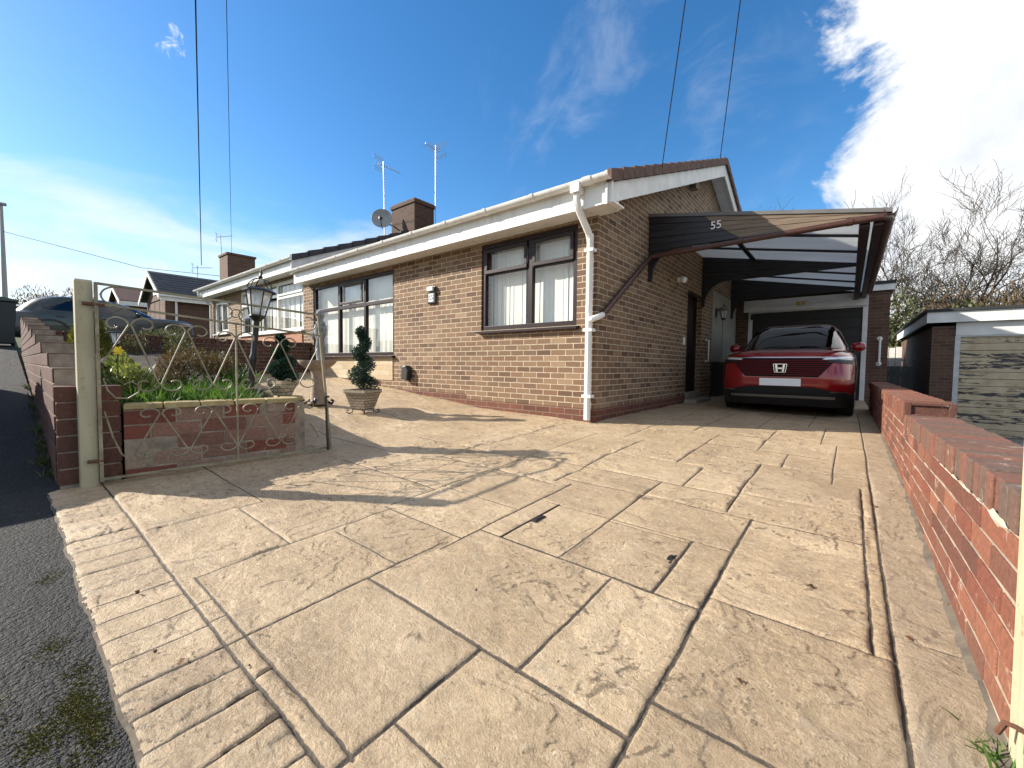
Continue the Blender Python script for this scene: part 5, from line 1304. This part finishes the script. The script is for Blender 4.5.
# ------------------------------------------------------------------ attached neighbour, chimney, aerials, dish
nb = thing('neighbouring_bungalow', 'attached buff brick bungalow up the hill with white windows and dark slate tiles', 'house', (-13.3, 9.5, .8))
NX0, NX1 = -16.7, -9.87; NW = [(-14.1, -10.06, 1.72, 2.98), (-16.42, -15.1, 1.85, 2.86)]
k = MB(); wall_y(k, NX0, NX1, .3, 3.10, HY0+.01, HY0+.24, NW); k.prism([(HY0+.24, .3), (14.3, .3), (14.3, 3.1), (9.6, 5.35), (HY0+.24, 3.1)], 'x', NX0, NX0+.23)
k.prism([(HY0+.24, .3), (14.3, .3), (14.3, 3.1), (9.6, 5.35), (HY0+.24, 3.1)], 'x', NX1-.2, NX1-.03); k.build('wall', M['brick'], nb)
box_part('orange_panel', M['brick_orange'], nb, -14.05, -10.10, HY0-.012, HY0+.1, .75, 1.672)
box_part('room_lining', M['dark_room'], nb, NX0+.25, NX1-.25, HY0+1.5, HY0+1.6, .5, 3.1)
window(*NW[0], HY0+.01, nb, M['white'], (-11.55, -12.9), 2.58, [(-11.5, -10.13, 2.62, 2.93)], blinds=True, seed=9); window(*NW[1], HY0+.01, nb, M['white'], (-15.76,), None, [(-15.72, -15.16, 1.91, 2.80)], blinds=False)
box_part('fascia', M['white'], nb, -16.95, -9.86, 4.235, 4.26, 3.02, 3.25, bevel=.004)
k = MB(); k.box(-16.95, -9.87, 4.262, HY0+.006, 3.05, 3.07); k.build('soffit', M['white'], nb)
k = MB(); half_gutter(k, -17.0, -9.84, 4.165, 3.29, .062); k.box(-17., -9.84, 4.224, 4.236, 3.24, 3.30)
x = -16.6
while x < -9.9: half_gutter(k, x-.022, x+.022, 4.165, 3.293, .071); x += .8
k.build('gutter', M['white'], nb, smooth='auto')
k = MB(); sqpipe(k, [(-16.62, 4.165, 3.25), (-16.62, 4.17, 3.12), (-16.62, 4.42, 2.88), (-16.62, 4.50, 2.80), (-16.62, 4.50, .9)]); k.build('downpipe', M['white'], nb, smooth='auto')
pitched(nb, -16.95, -9.88, 4.20, 3.28, 9.7, 5.62, M['tile_dark'])
k = MB(); sl = math.hypot(5.5, 2.34); n = 15
for i in range(n):
    t0, t1 = i*sl/n, (i+1.06)*sl/n; f = lambda t, h: (4.2+5.5/sl*t, 3.28+2.34/sl*t+h); k.prism([f(t0, .085), f(t1, .050), f(t1, -.06), f(t0, -.05)], 'x', -9.90, -9.80)
k.build('verge_tile', M['tile_dark'], nb)
barge(nb, -9.86, -9.835, 4.20, 3.22, 9.7, 5.54, .30, M['white_paint'])
ch = MB(); CXa, CXb, CYa, CYb = -10.65, -9.58, 7.42, 8.12
ch.box(CXa, CXb, CYa, CYb, 3.5, 5.45); ch.box(CXa-.03, CXb+.03, CYa-.03, CYb+.03, 5.45, 5.53); 
cho = ch.build('chimney', M['brick_mid'], house)
k = MB(); k.box(CXa-.01, CXb+.01, CYa-.01, CYb+.01, 5.53, 5.57); k.hexa([(CXa+.05, CYa+.05), (CXb-.05, CYa+.05), (CXb-.05, CYb-.05), (CXa+.05, CYb-.05)], 5.57, 5.60); k.lathe([(.11, 5.60), (.10, 5.64), (.11, 5.66)], (-9.85, 7.75, 0), 12); k.build('chimney_cap', M['brick_dark'], cho)
k = MB(); k.box(CXa-.02, CXb+.02, CYa-.012, CYa-.002, 4.28, 4.42); k.build('lead_flashing', M['grey_flash'], cho)
def yagi(label, base, top, boom_dir, boom_len, n_el, el_w, sd, tilt=0.):
    t = thing('television_aerial', label, 'aerial', base, 'television aerials on the chimneys'); b = Vector(base); p = Vector(top)
    k = MB(); k.tube([b, p], .016, 8); k.build('mast', M['galv'], t)
    d = Vector(boom_dir).normalized(); s_ = d.cross(Vector((0, 0, 1))).normalized(); c = p-Vector((0, 0, .12))
    k = MB(); k.tube([c-d*boom_len*.25, c+d*boom_len*.75], .012, 6)
    for i in range(n_el):
        q = c+d*boom_len*(-.2+.92*i/(n_el-1)); k.tube([q-s_*el_w*(1-.35*i/n_el), q+s_*el_w*(1-.35*i/n_el)], .005, 5)
    for h in (-.16, .16):
        for g_ in (-1, 0, 1): k.tube([c-d*boom_len*.25+Vector((0, 0, h+g_*.05))-s_*el_w*1.3, c-d*boom_len*.25+Vector((0, 0, h+g_*.05))+s_*el_w*1.3], .005, 5)
    k.tube([c-d*boom_len*.25+Vector((0, 0, -.22)), c-d*boom_len*.25+Vector((0, 0, .22))], .007, 5)
    k.build('antenna', M['galv'], t); return t
yagi('tall aerial with a downward tilted boom on the left of the nearer chimney', (-11.0, 7.42, 4.55), (-11.05, 7.42, 6.98), (.75, .15, -.42), .95, 9, .16, 1)
yagi('aerial with level rods on a pale mast at the right of the nearer chimney', (-9.55, 8.16, 5.05), (-9.55, 8.16, 7.28), (.1, -1, .0), .55, 6, .24, 2)
dt = thing('satellite_dish', 'grey satellite dish fixed to the front of the nearer chimney', 'satellite dish', (-10.55, 7.40, 5.1)); k = MB()
dc = Vector((-10.62, 7.08, 5.08)); dax = Vector((.72, -.66, .22)).normalized(); k.lathe([(.0, 0.), (.12, .012), (.22, .045), (.29, .085), (.294, .080), (.22, .036), (.12, .002), (.0, -.010)], dc, 28, axis=dax); k.build('reflector', M['dish'], dt, smooth='auto')
k = MB(); k.tube([dc-Vector((0, 0, .26)), dc+dax*.30-Vector((0, 0, .16))], .012, 6); k.obox(dc+dax*.32-Vector((0, 0, .13)), (.03, 0, 0), (0, .05, 0), (0, 0, .03)); k.build('receiver_arm', M['black_plastic'], dt)
k = MB(); k.tube([dc-dax*.02, dc-dax*.10, (dc.x+.05, 7.40, dc.z-.1)], .022, 6); k.build('bracket', M['galv'], dt)

# ------------------------------------------------------------------ houses farther up the street
h2 = thing('gabled_bungalow', 'brick bungalow with white bargeboards on its street gable and dark tiled roof', 'house', (-24.4, 8, 1.5))
A0, A1, B0, B1 = -26.0, -22.6, 4.5, 13.5; AE, AR = 3.82, 4.92; ac = (A0+A1)/2
k = MB(); k.prism([(A0, 1.2), (A1, 1.2), (A1, AE), (ac, AR-.1), (A0, AE)], 'y', B0, B0+.2); k.box(A1-.2, A1, B0+.2, B1, 1., AE); k.box(A0, A0+.2, B0+.2, B1, 1., AE); k.build('wall', M['brick_dark'], h2)
k = MB()
for sgn in (-1, 1):
    e = ac+sgn*(A1-ac+.28)
    for i in range(9):
        f0, f1 = i/9, min((i+1.2)/9, 1); xa, xb = lerp(e, ac, f0), lerp(e, ac, f1); za, zb_ = lerp(AE-.1, AR, f0), lerp(AE-.1, AR, f1)
        k.prism([(xa, za+.055), (xb, zb_+.03), (xb, zb_), (xa, za+.02)], 'y', B0-.25, B1+.2)
k.build('roof', M['tile_dark'], h2)
k = MB()
for sgn in (-1, 1):
    e = ac+sgn*(A1-ac+.30); k.prism([(e, AE-.30), (ac, AR-.20), (ac, AR), (e, AE-.10)], 'y', B0-.28, B0-.25)
k.build('bargeboard', M['white_paint'], h2)
k = MB(); k.box(A1+.20, A1+.23, B0-.2, B1, AE-.33, AE-.10); k.box(A1+.23, A1+.31, B0-.25, B1, AE-.16, AE-.08); k.tube([(A1+.1, B0+.35, AE-.2), (A1+.05, B0+.35, 1.2)], .045, 8); k.build('gutter', M['white'], h2)
wf = window(A0+.55, A1-.02, 2.55, 3.65, B0-.02, h2, M['white'], (A0+1.5, A0+2.4), None, [], blinds=False, sill=True)
box_part('gable_panel', M['white_paint'], h2, ac-.3, ac+.3, B0-.03, B0-.005, 3.9, 4.4)
k = MB(); k.box(-25.6, -24.4, 7.35, 8.6, 4.2, 6.35); k.box(-25.65, -24.35, 7.3, 8.65, 6.35, 6.45); k.build('chimney', M['brick_dark'], h2)
yagi('small distant aerial on a short mast behind the farther chimney', (-25.2, 7.35, 6.2), (-25.2, 7.30, 7.45), (.5, 1, .25), .7, 6, .18, 3)
yagi('small distant aerial above the ridge of the gabled bungalow', (-24.4, 6.1, 4.8), (-24.4, 6.1, 5.55), (.6, 1, .1), .8, 6, .16, 4)
h3 = thing('brown_roofed_bungalow', 'farther brick bungalow with brown roof tiles and white gable trim', 'house', (-37, 8, 2.5))
A0, A1, B0, B1 = -39.5, -35.2, 5.0, 14.; AE, AR = 4.75, 5.80; ac = (A0+A1)/2
k = MB(); k.prism([(A0, 1.6), (A1, 1.6), (A1, AE), (ac, AR-.1), (A0, AE)], 'y', B0, B0+.2); k.box(A1-.2, A1, B0+.2, B1, 1.6, AE); k.box(A0, A0+.2, B0+.2, B1, 1.6, AE); k.build('wall', M['brick_dark'], h3)
k = MB()
for sgn in (-1, 1):
    e = ac+sgn*(A1-ac+.28); k.prism([(e, AE-.05), (ac, AR+.05), (ac, AR), (e, AE-.10)], 'y', B0-.25, B1+.2)
k.build('roof', M['tile_brown'], h3)
k = MB()
for sgn in (-1, 1):
    e = ac+sgn*(A1-ac+.30); k.prism([(e, AE-.33), (ac, AR-.23), (ac, AR), (e, AE-.10)], 'y', B0-.29, B0-.26)
k.box(A1+.20, A1+.28, B0-.2, B1, AE-.36, AE-.10); k.build('bargeboard', M['white_paint'], h3)
window(A0+.6, A1-.5, 3.4, 4.5, B0-.02, h3, M['white'], (ac,), None, [], blinds=False)

# street lamp and wires
slp = thing('street_lamp', 'grey street lamp column standing far up the street', 'street lamp', (-39.5, .33, 2.6))
k = MB(); k.tube([(-39.5, .33, 2.4), (-39.5, .33, 6.4), (-39.5, .33, 10.1), (-39.5, .5, 10.2)], [.14, .11, .07, .06], 10); k.build('column', M['dish'], slp, smooth='auto')
k = MB(); k.obox((-39.5, .12, 10.2), (.15, 0, 0), (0, .42, 0), (0, 0, .07)); k.build('lamp_head', M['dish'], slp, bevel=.03)
def wire(label, a, b, r=.008):
    a = Vector(a); b = Vector(b); P_ = [a+(b-a)*(i/20)-Vector((0, 0, (i/20)*(1-i/20)*.06)) for i in range(21)]
    k = MB(); k.tube(P_, r, 5); tag(k.build('overhead_wire', M['wire'], None, a, recalc=True), label, 'wire', 'overhead telephone wires')
def wire_through(label, a, b, ext, r):
    a = Vector(a); wire(label, a, a+(Vector(b)-a)*ext, r)
wire_through('overhead wire running down to the white bargeboard above the canopy valance', (-2.09, 5.78, 3.58), (-1.35, 4.26, 4.45), 4.5, .006)
wire_through('overhead wire running down behind the gable peak of the brown brick bungalow', (-2.15, 9.19, 5.06), (-1.41, 6.9, 6.23), 5., .008)
wire_through('thicker overhead wire coming down to the gabled bungalow at the left', (-24.05, 6.17, 5.52), (-11.3, 2.9, 8.76), 1.9, .016)
wire_through('thinner overhead wire coming down to the farther brick chimney', (-23.9, 7.38, 6.2), (-10.8, 3.33, 8.77), 1.9, .008)
k = MB(); k.tube([(-39.5, .33, 8.6), (-30, 5.0, 6.0), (-24.4, 7., 5.2)], .016, 5); tag(k.build('overhead_wire', M['wire'], None, (-39.5, .33, 8.6)), 'low sagging wire leading from the street lamp towards the houses', 'wire', 'overhead telephone wires')

# ------------------------------------------------------------------ neighbour's garage on the right
ng = thing('neighbour_garage', 'flat roofed brick garage with white fascia and peeling cream door beyond the red wall', 'garage', (3.0, 13.4, -.45))  # garage coordinates scaled up about the camera, then written out as plain numbers
k = MB(); k.box(1.45, 1.81, 13.4, 13.7, -.8, 1.90); k.box(1.45, 1.68, 13.7, 20.6, -.8, 1.90); k.box(4.7, 5.0, 13.4, 13.7, -.8, 1.90); k.box(1.68, 5.0, 20.4, 20.6, -.8, 1.9); k.box(4.78, 5.0, 13.7, 20.4, -.8, 1.9); k.build('wall', M['brick_dark'], ng)
k = MB(); k.box(1.34, 5.1, 13.25, 13.28, 1.97, 2.205); k.box(1.34, 1.37, 13.28, 20.8, 1.97, 2.205); k.build('fascia', M['white_paint'], ng)
k = MB(); k.box(1.30, 5.14, 13.21, 20.9, 2.21, 2.27); k.box(1.37, 5.06, 13.28, 20.8, 2.0, 2.205); k.build('roof', M['felt'], ng)
box_part('lintel_board', M['white_paint'], ng, 1.82, 4.69, 13.37, 13.45, 1.68, 1.965)
k = MB(); k.box(1.815, 1.90, 13.385, 13.48, -.7, 1.678); k.box(4.61, 4.69, 13.385, 13.48, -.7, 1.678); k.box(1.90, 4.61, 13.39, 13.48, 1.648, 1.678); k.build('door_frame', M['galv'], ng)
k = MB()
for i in range(14): k.box(1.902, 4.608, 13.42+.004*(i % 2), 13.46, -.51+i*.155, -.51+i*.155+.147)
k.build('garage_door', M['peel'], ng, bevel=.004)
sgate = thing('side_gate', 'dark green boarded side gate between the two garages', 'gate', (.95, 14.5, -.2))
k = MB()
for i in range(5): k.box(.70+i*.115, .70+i*.115+.11, 14.5, 14.53, -.2, 1.0+.0*i)
k.box(.70, 1.27, 14.53, 14.56, .75, .85); k.box(.70, 1.27, 14.53, 14.56, .05, .15); k.build('board', M['bin'], sgate)
fpn = MB()
for i in range(4): fpn.box(.72+i*.17, .72+i*.17+.15, 19.2, 19.23, -.2, 1.65+.03*(i % 2))
fpn.box(.7, 1.42, 19.23, 19.27, 1.2, 1.28); fpn.box(.7, 1.42, 19.23, 19.27, .1, .18)
tag(fpn.build('picket_fence', M['white_paint'], None, (1.4, 19.2, -.2)), 'pale upright boarded fence glimpsed behind the dark side gate', 'fence')

# ------------------------------------------------------------------ bare trees and bushes
def bare_tree(label, base, h, sd, levels=5, lean=(0, 0), trunk_r=.22, spread=.55, m='bark', kids=(3, 4), split=.32, twig=.006, curl=.18, group='bare winter trees behind the garages', n0=None):
    t = thing('bare_tree', label, 'tree', base, group); rd = random.Random(sd); kt = MB(); kc = MB()
    def branch(p, d, L, r, lv):
        pts = [p]; rs = [r]; n = 5 if lv < 2 else 4
        q = Vector(p); dd = Vector(d)
        for i in range(n):
            dd = (dd+Vector((rd.gauss(0, curl), rd.gauss(0, curl), rd.gauss(0, curl)*.6+.035*(lv > 0)))).normalized(); q = q+dd*L/n; pts.append(q.copy()); rs.append(max(r*(1-.55*(i+1)/n), twig))
        (kt if lv < 2 else kc).tube(pts, rs, 7 if lv == 0 else (5 if lv < 3 else 3), cap=lv < 3)
        if lv >= levels: return
        nk = rd.randint(*kids) if lv > 0 or n0 is None else n0
        for j in range(nk):
            f = split+(1-split)*(j+rd.random()*.8)/nk; f = min(f, .98); i = min(int(f*n), n-1); b = pts[i]+(pts[i+1]-pts[i])*(f*n-i)
            a0 = (pts[i+1]-pts[i]).normalized(); s_ = a0.orthogonal().normalized(); s_ = Matrix.Rotation(rd.uniform(0, 2*math.pi), 3, a0) @ s_
            nd = (a0*(1-spread*.6)+s_*spread*rd.uniform(.7, 1.25)+Vector((0, 0, .12))).normalized()
            branch(b, nd, L*rd.uniform(.52, .78), max(rs[i]*rd.uniform(.45, .68), twig), lv+1)
    branch(Vector(base)-Vector((0, 0, .4)), Vector((lean[0], lean[1], 1)).normalized(), h*.50, trunk_r, 0)
    kt.build('trunk', M[m], t, recalc=False, smooth=True); kc.build('crown', M[m], t, recalc=False, smooth=True)
    return t
bare_tree('slim bare tree with thin upright twigs growing just right of the carport canopy', (2.45, 33, -.5), 11.2, 101, 5, (-.06, 0), .17, .50, 'bark', (4, 4), .30, .008)
bare_tree('slim bare tree with long branches sweeping right above the peeling garage', (3.2, 34, -.5), 12.6, 102, 5, (.12, 0), .18, .48, 'bark', (4, 4), .30, .008)
bare_tree('broad mossy oak with dense crooked branches filling the right edge', (5.7, 35, -.5), 10.8, 103, 5, (.03, 0), .36, .80, 'bark_moss', (5, 5), .22, .012, .30)
bare_tree('broad bare oak whose crown spills past the right edge behind the first oak', (8.6, 37, -.5), 13.0, 104, 5, (-.10, 0), .42, .85, 'bark_moss', (4, 5), .22, .012, .30)
bare_tree('distant bare tree whose twig tips show above the carport canopy roof', (-4.3, 33, .0), 13.8, 105, 5, (0, 0), .2, .60, 'bark', (3, 4), .3, .009)
bare_tree('distant bare tree whose twig tips show just above the neighbouring slate roof', (-24.5, 21, 1.0), 9.3, 106, 4, (0, 0), .2, .6, 'bark', (4, 5), .3, .009)
mound('ivy_bush', 'olive ivy covered bush behind the side gate beside the garage pier', 'bush', (1.3, 22.5, -.3), 1.6, 1.3, 4.2, 7000, M['leaf_ivy'], .09, .14, 71, .2, None, True, 14)
mound('bramble_bush', 'pale brown tangled bush below the slim bare trees', 'bush', (4.6, 28, -.4), 3.0, 1.6, 4.9, 8000, M['leaf_heather'], .05, .22, 72, .6, None, True, 16)
mound('round_bush', 'dark leafless looking round bush on the skyline behind the grey car', 'bush', (-33.0, 2.4, 3.0), .9, 1.6, 2.0, 3000, M['leaf_heather'], .03, .16, 73, .8, None, True, 10)
k = MB(); rd = random.Random(74)
for _ in range(9000):
    x = rd.uniform(-60, -44); y = rd.uniform(-14, 6); h = 2.2+1.2*vnoise(np.array(x*.3), np.array(y*.5), 4)
    k.leaf((x, y, 2.0+rd.random()**.6*h*1.0), (rd.gauss(0, 1), rd.gauss(0, 1), rd.gauss(0, 1)), .25, .4, None, rd.random())
tag(k.build('hedge_mass', M['leaf_dark'], None, (-52, -4, 2.5), recalc=False), 'dark hedge mass far up the street behind the lamp column', 'hedge', kind='stuff')
k = MB(); rd = random.Random(75)
for _ in range(16000):
    x = rd.uniform(-14, 30); y = rd.uniform(44, 54); h = 3.4+2.2*float(vnoise(np.array(x*.35), np.array(y*.2), 6))
    k.leaf((x, y, -.5+rd.random()**.7*h), (rd.gauss(0, 1), rd.gauss(0, 1), rd.gauss(0, 1)), .22, .42, None, rd.random())
tag(k.build('woodland', M['leaf_ivy'], None, (8, 49, 0), recalc=False), 'low tangled woodland mass behind the garages', 'woodland', kind='stuff')
